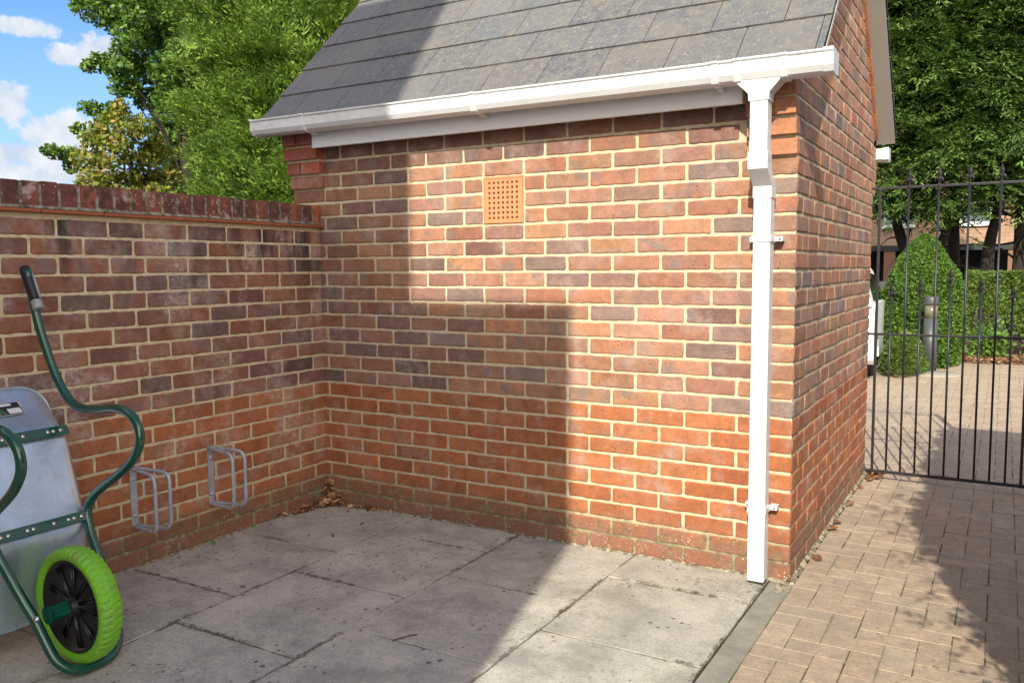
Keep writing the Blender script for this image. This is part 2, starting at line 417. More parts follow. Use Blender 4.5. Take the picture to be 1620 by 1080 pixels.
for r in range(27):
    z0, z1 = r * .075 + J, r * .075 + .075 - J
    i = -2
    while i < 22:
        if r % 2 == 0: a, b = i, i + 2
        else: a, b = (i, i + 1) if i in (-2, 21) else (i, i + 2)
        i = b
        if r in (20, 22) and a == 8: b = 9
        if r in (20, 22) and a == 10: a = 11
        if r == 21 and a == 9: continue
        xa, xb = a * .1125 + J, b * .1125 - J
        if a == -2: xa = WALLX0 - .003
        if b == 22: xb = WALLX1 + .003
        if r >= 23 and (xa < -.01 and xb < .01 or xa > 2.27): continue       # kneelers
        if r >= 23 and xa < .0: xa = .010
        if r >= 23 and xb > 2.28: xb = 2.275
        if xb - xa < .03: continue
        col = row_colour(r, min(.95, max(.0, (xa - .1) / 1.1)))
        if r >= 24: col = vary(random.choice(MIX[2:4] + MIX[:1]), .1)
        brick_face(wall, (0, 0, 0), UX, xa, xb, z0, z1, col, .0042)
def side(O, U, length, rmax, par, flip=False):
    for r in range(rmax):
        z0, z1 = r * .075 + J, r * .075 + .075 - J
        u = 0.0; first = True
        while u < length - .02:
            w = .1125 if (first and r % 2 == par) else .225
            if not first and random.random() < .06 and r > 9: w = .1125
            e = min(u + w, length)
            if length - e < .06: e = length
            mid = (u + e) / 2; lim = und + min(mid, DEPTH - mid) + .13 if length < 2.5 else 2.02
            if z0 < lim:
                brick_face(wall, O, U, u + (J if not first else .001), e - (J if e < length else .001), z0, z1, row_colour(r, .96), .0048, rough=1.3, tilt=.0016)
            u = e; first = False
side((WALLX1, 0, 0), UY, DEPTH, 43, 0)
side((WALLX0, DEPTH, 0), -UY, DEPTH, 43, 0)
side((WALLX1, DEPTH, 0), -UX, 2.7, 27, 1)
w_ob = B(wall, 'wall', [M_mortar, M_brick], bld, color=True)
bm = bmesh.new(); bm.from_mesh(w_ob.data)       # gable brickwork is cut to the rake of the roof
for n_, p_ in (((0, -1, 1), (0, 0, und + .012)), ((0, 1, 1), (0, DEPTH, und + .012))):
    bmesh.ops.bisect_plane(bm, geom=bm.verts[:] + bm.edges[:] + bm.faces[:], plane_co=p_, plane_no=Vector(n_).normalized(), clear_outer=True)
bm.to_mesh(w_ob.data); bm.free()

# kneelers: corbelled brick courses that carry the eaves at each corner
M_kneel = brick_mat('kneeler_brick', white=.2)
def kneeler(x0, x1, cols, rear=False):
    mb = MB()
    proj = [.026, .048, .070, .082]
    for k, r in enumerate(range(23, 27)):
        z0, z1 = r * .075 + J, r * .075 + .075 - J
        p = proj[k]
        spl = [(x0, x1)] if r % 2 else [(x0, x0 + .09), (x0 + .10, x1)]
        if x0 > 1 and not rear: spl = [(x0, x1)]
        for a, b in spl:
            if not rear: mb.box((a, -p, z0), (b, .02, z1), 1, vary(random.choice(cols), .08), bev=.004)
            else: mb.box((a, DEPTH - .05, z0), (b, DEPTH + p + .09, z1), 1, vary(random.choice(cols), .08), bev=.004)
        zc0 = z0 - 2 * J if k else z0 - J
        if not rear: mb.box((x0 + .004, -max(p - .022, .006), zc0), (x1 - .004, .01, z0 + .004), 0)
        else: mb.box((x0 + .004, DEPTH - .03, zc0), (x1 - .004, DEPTH + p + .075, z0 + .004), 0)
    return B(mb, 'kneeler', [M_mortar, M_kneel], bld, color=True)
kneeler(2.285, WALLX1 + .0035, ORANGE)
kneeler(WALLX0 - .0035, .004, [(.36, .110, .06), (.33, .12, .08), (.40, .13, .07)])
kneeler(2.285, WALLX1 + .0035, ORANGE, rear=True)
kneeler(WALLX0 - .0035, .004, ORANGE, rear=True)

# terracotta air brick: 7 x 8 square holes
M_terra = simple('terracotta', (.60, .25, .115), .8, nz=.10, scale=40)
M_dark = simple('dark_void', (.012, .010, .009), .95)
ab = MB(); ax0, az0, aw = 1.0165, 1.5055, .2165; D = -.006
xs = [0]; x = .027
for k in range(7): xs += [x, x + .0115]; x += .0252
xs.append(aw); zs = [0]; z = .020
for k in range(8): zs += [z, z + .0115]; z += .0236
zs.append(aw + .002)
for i in range(len(xs) - 1):
    for j in range(len(zs) - 1):
        a, b, c, d = ax0 + xs[i], ax0 + xs[i + 1], az0 + zs[j], az0 + zs[j + 1]
        if i % 2 == 1 and j % 2 == 1:
            q = .045
            V = [(a, D, c), (b, D, c), (b, D, d), (a, D, d), (a, q, c), (b, q, c), (b, q, d), (a, q, d)]
            ab.add(V, [(0, 1, 5, 4), (1, 2, 6, 5), (2, 3, 7, 6), (3, 0, 4, 7)], 0)
        else:
            ab.add([(a, D, c), (b, D, c), (b, D, d), (a, D, d)], [(0, 1, 2, 3)], 0)
a, b, c, d = ax0, ax0 + aw, az0, az0 + aw + .002; e = .003
V = [(a, D, c), (b, D, c), (b, D, d), (a, D, d), (a - e, .002, c - e), (b + e, .002, c - e), (b + e, .002, d + e), (a - e, .002, d + e)]
ab.add(V, [(0, 4, 5, 1), (1, 5, 6, 2), (2, 6, 7, 3), (3, 7, 4, 0)], 0)
for (p, q) in (((a + .001, D - .0025, c + .001), (b - .001, D + .001, c + .008)), ((a + .001, D - .0025, d - .008), (b - .001, D + .001, d - .001)), ((a + .001, D - .0025, c + .0081), (a + .008, D + .001, d - .0081)), ((b - .008, D - .0025, c + .0081), (b - .001, D + .001, d - .0081))):
    ab.box(p, q, 0)
B(ab, 'air_brick', [M_terra, M_dark], bld)

# ---------------------------------------------------------------- slate roof
M_slate = Mat('fibre_cement_slate')
c = M_slate.mix(1.0, M_slate.attr(), (.86, .87, .90), 'MULTIPLY'); n = M_slate.noise(22, 6, .65); n2 = M_slate.noise(110, 5, .7)
c = M_slate.mix(M_slate.ramp(n, .35, .7), c, (.150, .140, .128))
c = M_slate.mix(M_slate.ramp(n2, .48, .68, 0, .65), c, (.24, .225, .20))
c = M_slate.mix(M_slate.mul(M_slate.ramp(M_slate.noise(45, 3, .6, off=(8, 0, 0)), .60, .68), .45), c, (.30, .29, .26))
c = M_slate.mix(M_slate.mul(M_slate.ramp(M_slate.noise(3, 4, .6, off=(2, 0, 0)), .45, .65), .45), c, (.185, .168, .14))
c = M_slate.mix(M_slate.ramp(M_slate.math('ADD', M_slate.vor(34), M_slate.mul(M_slate.noise(4, 2), .9)), .41, .46, .55, 0), c, (.42, .41, .38))
M_slate.set(Base_Color=c, Roughness=M_slate.ramp(n, .2, .8, .55, .85), Specular_IOR_Level=.4)
b_ = M_slate.bump(n2, .0018); M_slate.bump(n, .002, 1, b_); M_slate = M_slate.m
M_cem = simple('cement_undercloak', (.42, .39, .32), .9, nz=.12, scale=60)
VX0, VX1 = -.335, 2.588; MP = .1715
roof = MB(); RY = DEPTH / 2
def slate(x0, x1, y0, front=True):
    L0 = .33 / math.sqrt(2); th = .0075; g = .0018
    lift0, lift1 = .0125, .0015
    y1 = min(y0 + L0, RY - .002)
    S2 = 1 / math.sqrt(2)
    n = 4; vs = []
    jl = random.uniform(-.0015, .0015)
    xs_ = [x0 + g + (x1 - x0 - 2 * g) * k / n for k in range(n + 1)]
    for (yy, lf, t) in ((y0, lift0, 0), (y0, lift0, th), (y1, lift1, th), (y1, lift1, 0)):
        for x in xs_:
            l = lf + t; y = yy + (jl + random.uniform(-.0008, .0008) if yy == y0 else 0)
            vs.append((x, y - l * S2, EAVE + y + l * S2))
    m_ = n + 1; fs = []
    for r in range(3):
        for k in range(n): fs.append((r * m_ + k, r * m_ + k + 1, (r + 1) * m_ + k + 1, (r + 1) * m_ + k))
    fs += [(0, m_, 2 * m_, 3 * m_), (n, 3 * m_ + n, 2 * m_ + n, m_ + n)]
    base = random.choice([(.104, .114, .126), (.122, .130, .140), (.092, .102, .114), (.138, .142, .148), (.115, .118, .120)])
    if not front:
        vs = [(x, DEPTH - y, z) for x, y, z in vs]; fs = [f[::-1] for f in fs]
    roof.add(vs, fs, 0, vary(base, .10))
nC = 8
for i in range(nC):
    y0 = .034 - MP + MP * i
    off = .785 if i % 2 == 0 else .633
    off += random.uniform(-.006, .006)
    ks = range(-5, 9)
    for fr in (True, False):
        for k in ks:
            a, b = off + .2965 * k, off + .2965 * (k + 1)
            a, b = max(a, VX0), min(b, VX1)
            if b - a > .02: slate(a, b, y0, fr)
# battened deck under the slates (dark) and ridge tiles
t_ = .040
for s_ in (0, 1):
    V = [(VX0 + .01, -.10, EAVE - .10), (VX1 - .01, -.10, EAVE - .10), (VX1 - .01, RY, EAVE + RY), (VX0 + .01, RY, EAVE + RY)]
    V = [(x, y, z - .001) for x, y, z in V] + [(x, y, z - t_) for x, y, z in V]
    if s_: V = [(x, DEPTH - y, z) for x, y, z in V]
    roof.add(V, [(0, 1, 2, 3), (7, 6, 5, 4), (0, 4, 5, 1), (1, 5, 6, 2), (2, 6, 7, 3), (3, 7, 4, 0)], 1)
for k in range(7):
    x0 = VX0 + k * (VX1 - VX0) / 7
    roof.prism([(RY + .13 * math.cos(a) * 1.05, EAVE + RY - .045 + .10 * math.sin(a)) for a in [math.pi * j / 8 for j in range(9)]] , x0 + .003, x0 + (VX1 - VX0) / 7 - .003, 0, 0, (.13, .10, .09))
roof_ob = B(roof, 'roof', [M_slate, M_cem], bld, color=True)
M_under = simple('grey_undercloak', (.36, .34, .31), .9)
for xa, xb in ((WALLX1 + .001, VX1 - .006), (VX0 + .006, WALLX0 - .001)):    # undercloak with bedding mortar along each verge
    vg = MB(); xo = VX1 - .010 if xa > 0 else VX0 + .022
    for x0_, x1_, dz0, dz1, m_ in ((xa, xb, -.058, -.0415, 0), (xo - .012, xo, -.041, .0, 1)):
        P = [(-.112, EAVE - .112 + dz0), (RY, EAVE + RY + dz0), (DEPTH + .112, EAVE - .112 + dz0), (DEPTH + .112, EAVE - .112 + dz1), (RY, EAVE + RY + dz1), (-.112, EAVE - .112 + dz1)]
        V = [(x, y, z) for x in (x0_, x1_) for y, z in P]
        vg.add(V, [(0, 1, 7, 6), (1, 2, 8, 7), (2, 3, 9, 8), (3, 4, 10, 9), (4, 5, 11, 10), (5, 0, 6, 11), (0, 5, 4, 1), (1, 4, 3, 2), (6, 7, 10, 11), (7, 8, 9, 10)], m_)
    fix_normals(B(vg, 'verge', [M_under, simple('verge_mortar', (.28, .25, .19), .9)], bld))
rk = MB()      # raking course of orange brick just under the rear verge
L_ = 16
for k in range(L_):
    ya = RY + .02 + k * (DEPTH - RY + .02) / L_; yb = ya + (DEPTH - RY + .02) / L_ - .006
    V = []
    for x in (WALLX1 - .01, WALLX1 + .021):
        for y in (ya, yb):
            zt = EAVE + (DEPTH - y) - .060
            V += [(x, y, zt - .055), (x, y, zt)]
    rk.add(V, [(0, 1, 3, 2), (4, 6, 7, 5), (0, 4, 5, 1), (2, 3, 7, 6), (0, 2, 6, 4), (1, 5, 7, 3)], 0, vary(random.choice(ORANGE), .12))
fix_normals(B(rk, 'raking_course', [M_kneel], bld, color=True))

# ---------------------------------------------------------------- fascia, gutter, downpipe
fb = MB(); fb.bbox((.006, -.100, 1.931), (2.280, -.080, 2.052), .002, 0); B(fb, 'fascia_board', M_fascia, bld)
sf = MB(); sf.box((WALLX0, -.0995, 2.053), (WALLX1, .0, 2.060), 0); B(sf, 'soffit_board', M_cem, bld)
def gprof(o=0.0, t=.003):
    outer = [(-.122, 2.080), (-.126, 2.012), (-.150, 2.003 - o), (-.196, 2.003 - o), (-.213 - o, 2.010 - o), (-.226 - o, 2.030), (-.228 - o, 2.072), (-.235 - o, 2.078), (-.235 - o, 2.085)]
    inner = [(-.229 + t, 2.085), (-.225 + t * 0, 2.070), (-.222, 2.031), (-.211, 2.014), (-.195, 2.008), (-.151, 2.008), (-.130, 2.017), (-.126, 2.080)]
    return outer + inner
def fall(x): return -(x + .3) * .0052
def gutter_piece(mb, x0, x1, o=0.0, m=0, m2=None):
    P = gprof(o); n = len(P); vs = []
    for x in (x0, x1): vs += [(x, y, z + fall(x) + (.0012 if o else 0)) for y, z in P]
    fs = [(i, (i + 1) % n, n + (i + 1) % n, n + i) for i in range(n)]
    mb.add(vs, [f for i, f in enumerate(fs) if i in (5, 6, 7)], m)
    mb.add(vs, [f for i, f in enumerate(fs) if i not in (5, 6, 7)], m if m2 is None else m2)
    mb.add(vs, [tuple(range(n - 1, -1, -1)), tuple(range(n, 2 * n))], m)
def end_cap(mb, x0, x1, o=.003):
    P = [(-.120, 2.083), (-.124, 2.008), (-.150, 1.999), (-.198, 1.999), (-.216, 2.006), (-.230, 2.028), (-.232, 2.070), (-.239, 2.078), (-.239, 2.088)]
    mb.prism([(y, z + fall(x0)) for y, z in P], x0, x1, 0, 0)
gut = MB(); gutter_piece(gut, -.298, 2.285, 0, 0, 1); gutter_piece(gut, 2.47, 2.615, 0, 0, 1)
gutter = B(gut, 'gutter', [M_upvcd, M_upvc], bld); fix_normals(gutter)
for x in (.062, 1.10, 2.205):
    g = MB(); gutter_piece(g, x - .014, x + .014, .0065)
    g.prism([(-.16, 1.999 + fall(x)), (-.125, 2.004 + fall(x)), (-.1005, 2.02 + fall(x)), (-.1005, 1.985 + fall(x)), (-.118, 1.992 + fall(x)), (-.155, 1.990 + fall(x))], x - .009, x + .009, 0, 0)
    fix_normals(B(g, 'bracket', M_upvc, gutter))
for x0, x1 in ((-.308, -.294), (2.603, 2.640)):
    g = MB(); end_cap(g, x0, x1); o = B(g, 'end_cap', M_upvc, gutter); fix_normals(o)
g = MB()   # running outlet with its two sockets and the tapering spout
gutter_piece(g, 2.285, 2.47, .0035)
for x0, x1 in ((2.279, 2.306), (2.452, 2.478)): gutter_piece(g, x0, x1, .0075)
x = 2.37; z_ = fall(2.37)
rings = [((x - .083, x + .083, -.215, -.130), 2.012), ((x - .080, x + .080, -.213, -.130), 1.998), ((x - .040, x + .040, -.206, -.131), 1.958), ((x - .038, x + .038, -.204, -.131), 1.930), ((x - .034, x + .034, -.2, -.134), 1.929)]
vs = []; fs = []
for (a, b, c_, d_), z0 in rings: vs += [(a, c_, z0 + z_), (b, c_, z0 + z_), (b, d_, z0 + z_), (a, d_, z0 + z_)]
for r in range(len(rings) - 1):
    for k in range(4): fs.append((r * 4 + k, r * 4 + (k + 1) % 4, r * 4 + 4 + (k + 1) % 4, r * 4 + 4 + k))
fs += [(0, 1, 2, 3), tuple(len(vs) - 4 + q for q in (3, 2, 1, 0))]
g.add(vs, fs, 0); o = B(g, 'gutter_outlet', M_upvc, gutter); fix_normals(o)
# rear gutter
g = MB()
rg = MB(); prof = [(DEPTH + .10 + dy, 1.94 + dz) for dy, dz in ((0, .075), (0, .01), (.03, 0), (.08, 0), (.105, .02), (.11, .08), (.105, .08), (.10, .022), (.078, .005), (.03, .005), (.005, .012), (.004, .075))]
rg.prism(prof, -.30, 2.535, 0, 0); rgo = B(rg, 'gutter', M_upvc, bld); fix_normals(rgo)
g = MB(); g.prism([(DEPTH + .097 + dy, 1.937 + dz) for dy, dz in ((0, .082), (0, .01), (.03, -.002), (.082, -.002), (.112, .02), (.117, .086))], 2.518, 2.550, 0, 0); fix_normals(B(g, 'end_cap', M_upvc, rgo))

pp = MB(); X0, X1 = 2.3365, 2.4035
def sq(z0, z1, y0, y1, g_=0.0, b_=.004): pp.bbox((X0 - g_, y0 - g_, z0), (X1 + g_, y1 + g_, z1), b_, 0)
sq(1.705, 1.935, -.200, -.134); sq(.022, 1.60, -.122, -.056)
sq(1.690, 1.728, -.200, -.134, .0035)
# swan neck
def skew(a, b):
    vs = []
    for (x0, x1, y0, y1), z0 in (a, b): vs += [(x0, y0, z0), (x1, y0, z0), (x1, y1, z0), (x0, y1, z0)]
    pp.add(vs, [(0, 3, 2, 1), (4, 5, 6, 7), (0, 1, 5, 4), (1, 2, 6, 5), (2, 3, 7, 6), (3, 0, 4, 7)], 0)
G = .0035
skew(((X0 - G, X1 + G, -.122 - G, -.056 + G), 1.604), ((X0 - G, X1 + G, -.200 - G, -.134 + G), 1.662))
skew(((X0 - G, X1 + G, -.200 - G, -.134 + G), 1.6621), ((X0 - G, X1 + G, -.200 - G, -.134 + G), 1.6905))
sq(1.556, 1.6035, -.122, -.056, .0035)
pipe = B(pp, 'downpipe', M_upvc, bld); fix_normals(pipe)
M_screw = simple('zinc_screw', (.35, .34, .32), .4, .8)
for z0 in (1.40, .315):
    g = MB(); g.bbox((X0 - .004, -.127, z0 - .013), (X1 + .004, -.050, z0 + .013), .002, 0)
    for s_ in (-1, 1):
        xm = (X0 + X1) / 2 + s_ * .049
        g.bbox((xm - .016, -.052, z0 - .010), (xm + .016, -.0105, z0 + .010), .003, 0)
        g.lathe([(.0005, 0), (.0045, 0), (.0045, .002), (.0005, .0025)], (xm + s_ * .006, -.0535, z0), (0, -1, 0), 10, 1)
    B(g, 'pipe_clip', [M_upvc, M_screw], pipe)

# ---------------------------------------------------------------- boundary wall on the left
lw = thing('boundary_wall', 'old brown brick boundary wall with upright coping bricks, at the left behind the wheelbarrow', 'wall', (-.146, -2.1, 0))
LX = -.0386; mb = MB(); LY = -4.6
mb.box((LX - .215, LY, -.1), (LX, -.006, 1.5155), 0)
for r in range(20):
    z0, z1 = r * .075 + J, r * .075 + .075 - J
    idx = ([0, 2, 4, 6, 8, 9.5] if r % 2 == 0 else [1, 3, 5, 7, 9, 10.5]); k = idx[-1]
    while k < 42: k += 2; idx.append(k)
    prev = -.0065
    for t in idx:
        y = -(.0886 + .1125 * t)
        if y < LY: break
        if prev - y > .03:
            for (O, U, a, b) in (((LX, 0, 0), UY, y + J, prev - (J if prev < -.01 else 0)), ((LX - .215, 0, 0), -UY, -(prev - J), -(y + J))):
                col = row_colour(r)
                if r >= 9: col = (col[0] * .84, col[1] * .76, col[2] * .80)
                if r % 2 == 1 and False: pass
                if abs(prev + .0065) < 1e-4 and r >= 9 and r % 2 == 0: col = (.40, .22, .18)
                brick_face(mb, O, U, a, b, z0, z1, col, .0042)
        prev = y
wl = B(mb, 'wall_body', [mortar_mat('boundary_mortar'), M_brickL], lw, color=True)
M_cop = Mat('coping_brick'); c = M_cop.attr(); n = M_cop.noise(18, 6, .7); n2 = M_cop.noise(90, 5, .7)
c = M_cop.mix(M_cop.ramp(n, .40, .68), c, (.055, .030, .026)); c = M_cop.mix(M_cop.ramp(M_cop.noise(13, 4, .6, off=(3, 3, 3)), .56, .70, 0, .8), c, (.42, .35, .32))
c = M_cop.mix(M_cop.ramp(M_cop.math('ADD', M_cop.vor(60), M_cop.mul(M_cop.noise(9, 3), .9)), .50, .56, .8, 0), c, (.55, .53, .49))
M_cop.set(Base_Color=c, Roughness=.9); b_ = M_cop.bump(n, .004); M_cop.bump(n2, .002, 1, b_); M_cop = M_cop.m
M_cmort = Mat('weathered_mortar'); n = M_cmort.noise(30, 6, .7)
M_cmort.set(Base_Color=M_cmort.mix(M_cmort.ramp(n, .35, .65), (.07, .06, .045), (.34, .30, .22)), Roughness=.95); M_cmort.bump(n, .006); M_cmort = M_cmort.m
cp = MB()
cp.box((LX - .209, LY, 1.531), (LX + .004, -.03, 1.628), 0)
# sloping mortar fillet on the tiles
cp.prism([(LX + .006, 1.546), (LX + .020, 1.5325), (LX + .002, 1.5325)], LY, -.02, 1, 0)
y = -.010; k = 0
while y > LY + .08:
    w = random.uniform(.062, .068)
    col = vary(random.choice([(.20, .062, .042), (.155, .050, .038), (.24, .075, .045), (.13, .045, .036)]), .15)
    if k == 0: col = (.45, .13, .065); w = .05
    cp.bbox((LX - .212 + random.uniform(-.002, .002), y - w, 1.536), (LX + .0075 + random.uniform(-.002, .002), y, 1.637 + random.uniform(-.002, .002)), .005, 1, col)
    y -= w + .0125; k += 1
B(cp, 'coping', [M_cmort, M_cop], lw, color=True)
M_tile = simple('orange_creasing_tile', (.32, .092, .038), .8, nz=.2, scale=25)
cr = MB(); y = .004
while y > LY:
    w = .262; cr.bbox((LX - .240, y - w + .004, 1.516 + random.uniform(-.0008, .0008)), (LX + .030 + random.uniform(-.0015, .0015), y, 1.530), .003, 0); y -= w
B(cr, 'tile_creasing', [M_tile], lw)
# ---------------------------------------------------------------- ground
M_soil = Mat('asphalt_and_earth'); n = M_soil.noise(.8, 6, .7); n2 = M_soil.noise(60, 5, .7)
M_soil.set(Base_Color=M_soil.mix(M_soil.ramp(n, .35, .65), (.085, .078, .07), M_soil.mix(n2, (.06, .055, .05), (.14, .12, .10))), Roughness=.95); M_soil.bump(n2, .004); M_soil = M_soil.m
g = MB(); g.add([(-400, -400, -.045), (400, -400, -.045), (400, 400, -.045), (-400, 400, -.045)], [(0, 1, 2, 3)], 0)
g.build('ground', M_soil, kind='structure')

# concrete flags, 600 mm, laid in staggered columns
M_flag = Mat('concrete_flag'); c = M_flag.attr(); n = M_flag.noise(5, 7, .68); n2 = M_flag.noise(60, 6, .75); n3 = M_flag.noise(260, 4, .7)
ed = M_flag.n('ShaderNodeAttribute'); ed.attribute_name = 'edge'; ed = ed.outputs['Fac']
c = M_flag.mix(M_flag.ramp(n, .30, .72), M_flag.mix(1.0, c, (.76, .77, .79), 'MULTIPLY'), M_flag.mix(1.0, c, (1.10, 1.09, 1.06), 'MULTIPLY'))
c = M_flag.mix(M_flag.ramp(M_flag.noise(34, 6, .75, stretch=(.7, 1.2, 1)), .50, .66, 0, .32), c, (.22, .21, .19))
c = M_flag.mix(M_flag.ramp(n2, .52, .74, 0, .45), c, (.17, .16, .145))
c = M_flag.mix(M_flag.ramp(n3, .50, .75, 0, .45), c, (.50, .47, .42))
c = M_flag.mix(M_flag.ramp(n3, .28, .42, .5, 0), c, (.12, .115, .105))
g1 = M_flag.noise(95, 3, .7, off=(1, 1, 0)); c = M_flag.mix(M_flag.ramp(g1, .50, .66, 0, .50), c, (.24, .225, .19)); c = M_flag.mix(M_flag.ramp(g1, .30, .44, .35, 0), c, (.70, .67, .58))
sp = M_flag.ramp(M_flag.math('ADD', M_flag.vor(22), M_flag.mul(M_flag.noise(4, 3), 1.1)), .56, .61, .8, 0)
c = M_flag.mix(sp, c, (.085, .075, .062))
dk = M_flag.mul(M_flag.ramp(M_flag.math('ADD', ed, M_flag.mul(M_flag.math('SUBTRACT', M_flag.noise(30, 6, .8), .5), 2.2)), .80, 1.10), M_flag.ramp(M_flag.noise(3.3, 3, .6, off=(2, 5, 0)), .43, .57))
c = M_flag.mix(M_flag.mul(dk, .85), c, (.060, .050, .038))
blot = M_flag.mul(M_flag.ramp(M_flag.noise(30, 6, .8, stretch=(1, .6, 1), off=(9, 0, 0)), .57, .63), M_flag.ramp(M_flag.noise(2.3, 3, .6, off=(0, 3, 2)), .46, .58))
c = M_flag.mix(M_flag.mul(blot, .9), c, (.075, .062, .048))
c = M_flag.mix(M_flag.ramp(M_flag.noise(3.2, 6, .72, off=(6, 2, 0)), .44, .66, 0, .55), c, (.22, .205, .175))
M_flag.set(Base_Color=c, Roughness=.92, Specular_IOR_Level=.2)
b_ = M_flag.bump(n2, .0020); b_ = M_flag.bump(n3, .0012, 1, b_); M_flag.bump(n, .002, .5, b_); M_flag = M_flag.m
M_joint = Mat('dirty_joint'); n = M_joint.noise(50, 5, .7); n1 = M_joint.noise(4, 3)
M_joint.set(Base_Color=M_joint.mix(M_joint.ramp(n1, .45, .6), (.15, .13, .095), M_joint.mix(M_joint.ramp(n, .35, .65), (.045, .036, .024), (.10, .095, .045))), Roughness=.98); M_joint.bump(n, .006); M_joint = M_joint.m
vs = []; fs = []; cs = []; edge = []
def slab(x0, x1, y0, y1, dz):
    gp = .0025; rings = [(0, -.03, 1), (0, -.004, 1), (.003, 0, 1), (.045, 0, 0)]
    x0 += gp + random.uniform(0, .0015); x1 -= gp; y0 += gp + random.uniform(0, .0015); y1 -= gp
    tz = [random.uniform(-.0015, .0015) for _ in range(4)]
    o = len(vs); NP = 10
    def ring(ins, h, e):
        a, b, c_, d_ = x0 + ins, x1 - ins, y0 + ins, y1 - ins; P = []
        for k in range(NP): P.append((a + (b - a) * k / NP, c_))
        for k in range(NP): P.append((b, c_ + (d_ - c_) * k / NP))
        for k in range(NP): P.append((b - (b - a) * k / NP, d_))
        for k in range(NP): P.append((a, d_ - (d_ - c_) * k / NP))
        for (x, y) in P:
            j = .0014 if e and h > -.01 else 0
            fx, fy = (x - x0) / (x1 - x0), (y - y0) / (y1 - y0)
            vs.append((x + random.gauss(0, j), y + random.gauss(0, j), h + dz + (tz[0] * (1 - fx) + tz[1] * fx) * (1 - fy) + (tz[2] * (1 - fx) + tz[3] * fx) * fy)); edge.append(e)
    for r in rings: ring(*r)
    n = 4 * NP; col = tone(random.choice([(.54, .51, .435), (.56, .53, .452), (.52, .49, .42)]), .04)
    for r in range(3):
        for k in range(n): fs.append((o + r * n + k, o + r * n + (k + 1) % n, o + (r + 1) * n + (k + 1) % n, o + (r + 1) * n + k)); cs.append(col)
    fs.append(tuple(o + 3 * n + k for k in range(n))); cs.append(col)
STAG = {0: -.62, 1: -.305, 2: -.63, 3: -.905, -1: 0}
for cidx, (x0, x1) in enumerate(((-.036, .6), (.6, 1.2), (1.2, 1.8), (1.8, 2.40))):
    y = -.001; y2 = (-.03 - .6, -.305, -.03 - .6, -.305)[cidx]
    while y > -4.6:
        slab(x0, x1, y2, y, random.uniform(-.0015, .0015)); y = y2; y2 -= .6
me = bpy.data.meshes.new('flagstone_paving'); me.from_pydata(vs, [], fs); me.materials.append(M_flag); facecol(me, np.array(cs))
a = me.attributes.new('edge', 'FLOAT', 'POINT'); a.data.foreach_set('value', np.array(edge, dtype=np.float32))
o = bpy.data.objects.new('flagstone_paving', me); link(o); o['kind'] = 'structure'
g = MB(); g.add([(-.036, -4.6, -.0032), (2.402, -4.6, -.0032), (2.402, -.001, -.0032), (-.036, -.001, -.0032)], [(0, 1, 2, 3)], 0)
g.build('flagstone_bedding', M_joint, kind='structure')
# dark concrete strip between flags and block paving, with the splash pad under the downpipe
M_strip = Mat('dark_concrete'); n = M_strip.noise(9, 6, .7); n2 = M_strip.noise(120, 5, .8)
c = M_strip.mix(M_strip.ramp(n, .3, .7), (.22, .205, .17), (.33, .305, .25)); c = M_strip.mix(M_strip.ramp(n2, .5, .7, 0, .6), c, (.34, .31, .26))
M_strip.set(Base_Color=c, Roughness=.95); b_ = M_strip.bump(n2, .003); M_strip.bump(n, .006, 1, b_); M_strip = M_strip.m
g = MB(); g.bbox((2.406, -4.6, -.04), (2.497, -.165, -.0015), .004, 0)
N_ = 22; pts = []
g.bbox((2.406, -.1645, -.04), (2.497, -.0005, -.004), .003, 0)
g.build('concrete_edging', M_strip, kind='structure')
g = MB()     # crumbled mortar along the foot of the walls
def crumble(p, q, w, h, n_):
    p = Vector(p); q = Vector(q); d = (q - p); nrm = Vector((-d.y, d.x, 0)).normalized(); vs_ = []
    for k in range(n_ + 1):
        t = k / n_; a = p + d * t; ww = w * random.uniform(.35, 1.25); hh = h * random.uniform(.3, 1.2)
        vs_ += [a + Vector((0, 0, hh)), a - nrm * ww * .5 + Vector((0, 0, hh * .6)), a - nrm * ww + Vector((0, 0, -.006))]
    g.add(vs_, [f for k in range(n_) for f in ((k * 3, k * 3 + 1, k * 3 + 4, k * 3 + 3), (k * 3 + 1, k * 3 + 2, k * 3 + 5, k * 3 + 4))], 0)
crumble((2.5, -.003, 0), (-.03, -.003, 0), -.016, .010, 150)
crumble((LX + .003, 0, 0), (LX + .003, -4.5, 0), -.014, .008, 220)
crumble((2.478, -.02, 0), (2.478, 2.15, 0), .022, .012, 150)
crumble((2.44, -.055, 0), (2.5, -.055, 0), .07, .010, 12)
M_crumb = Mat('crumbled_mortar'); n = M_crumb.noise(40, 5, .7); M_crumb.set(Base_Color=M_crumb.mix(M_crumb.ramp(n, .38, .62), (.12, .10, .065), (.40, .34, .24)), Roughness=.95); M_crumb.bump(n, .004); M_crumb = M_crumb.m
o = g.build('mortar_fillet', M_crumb, kind='structure')

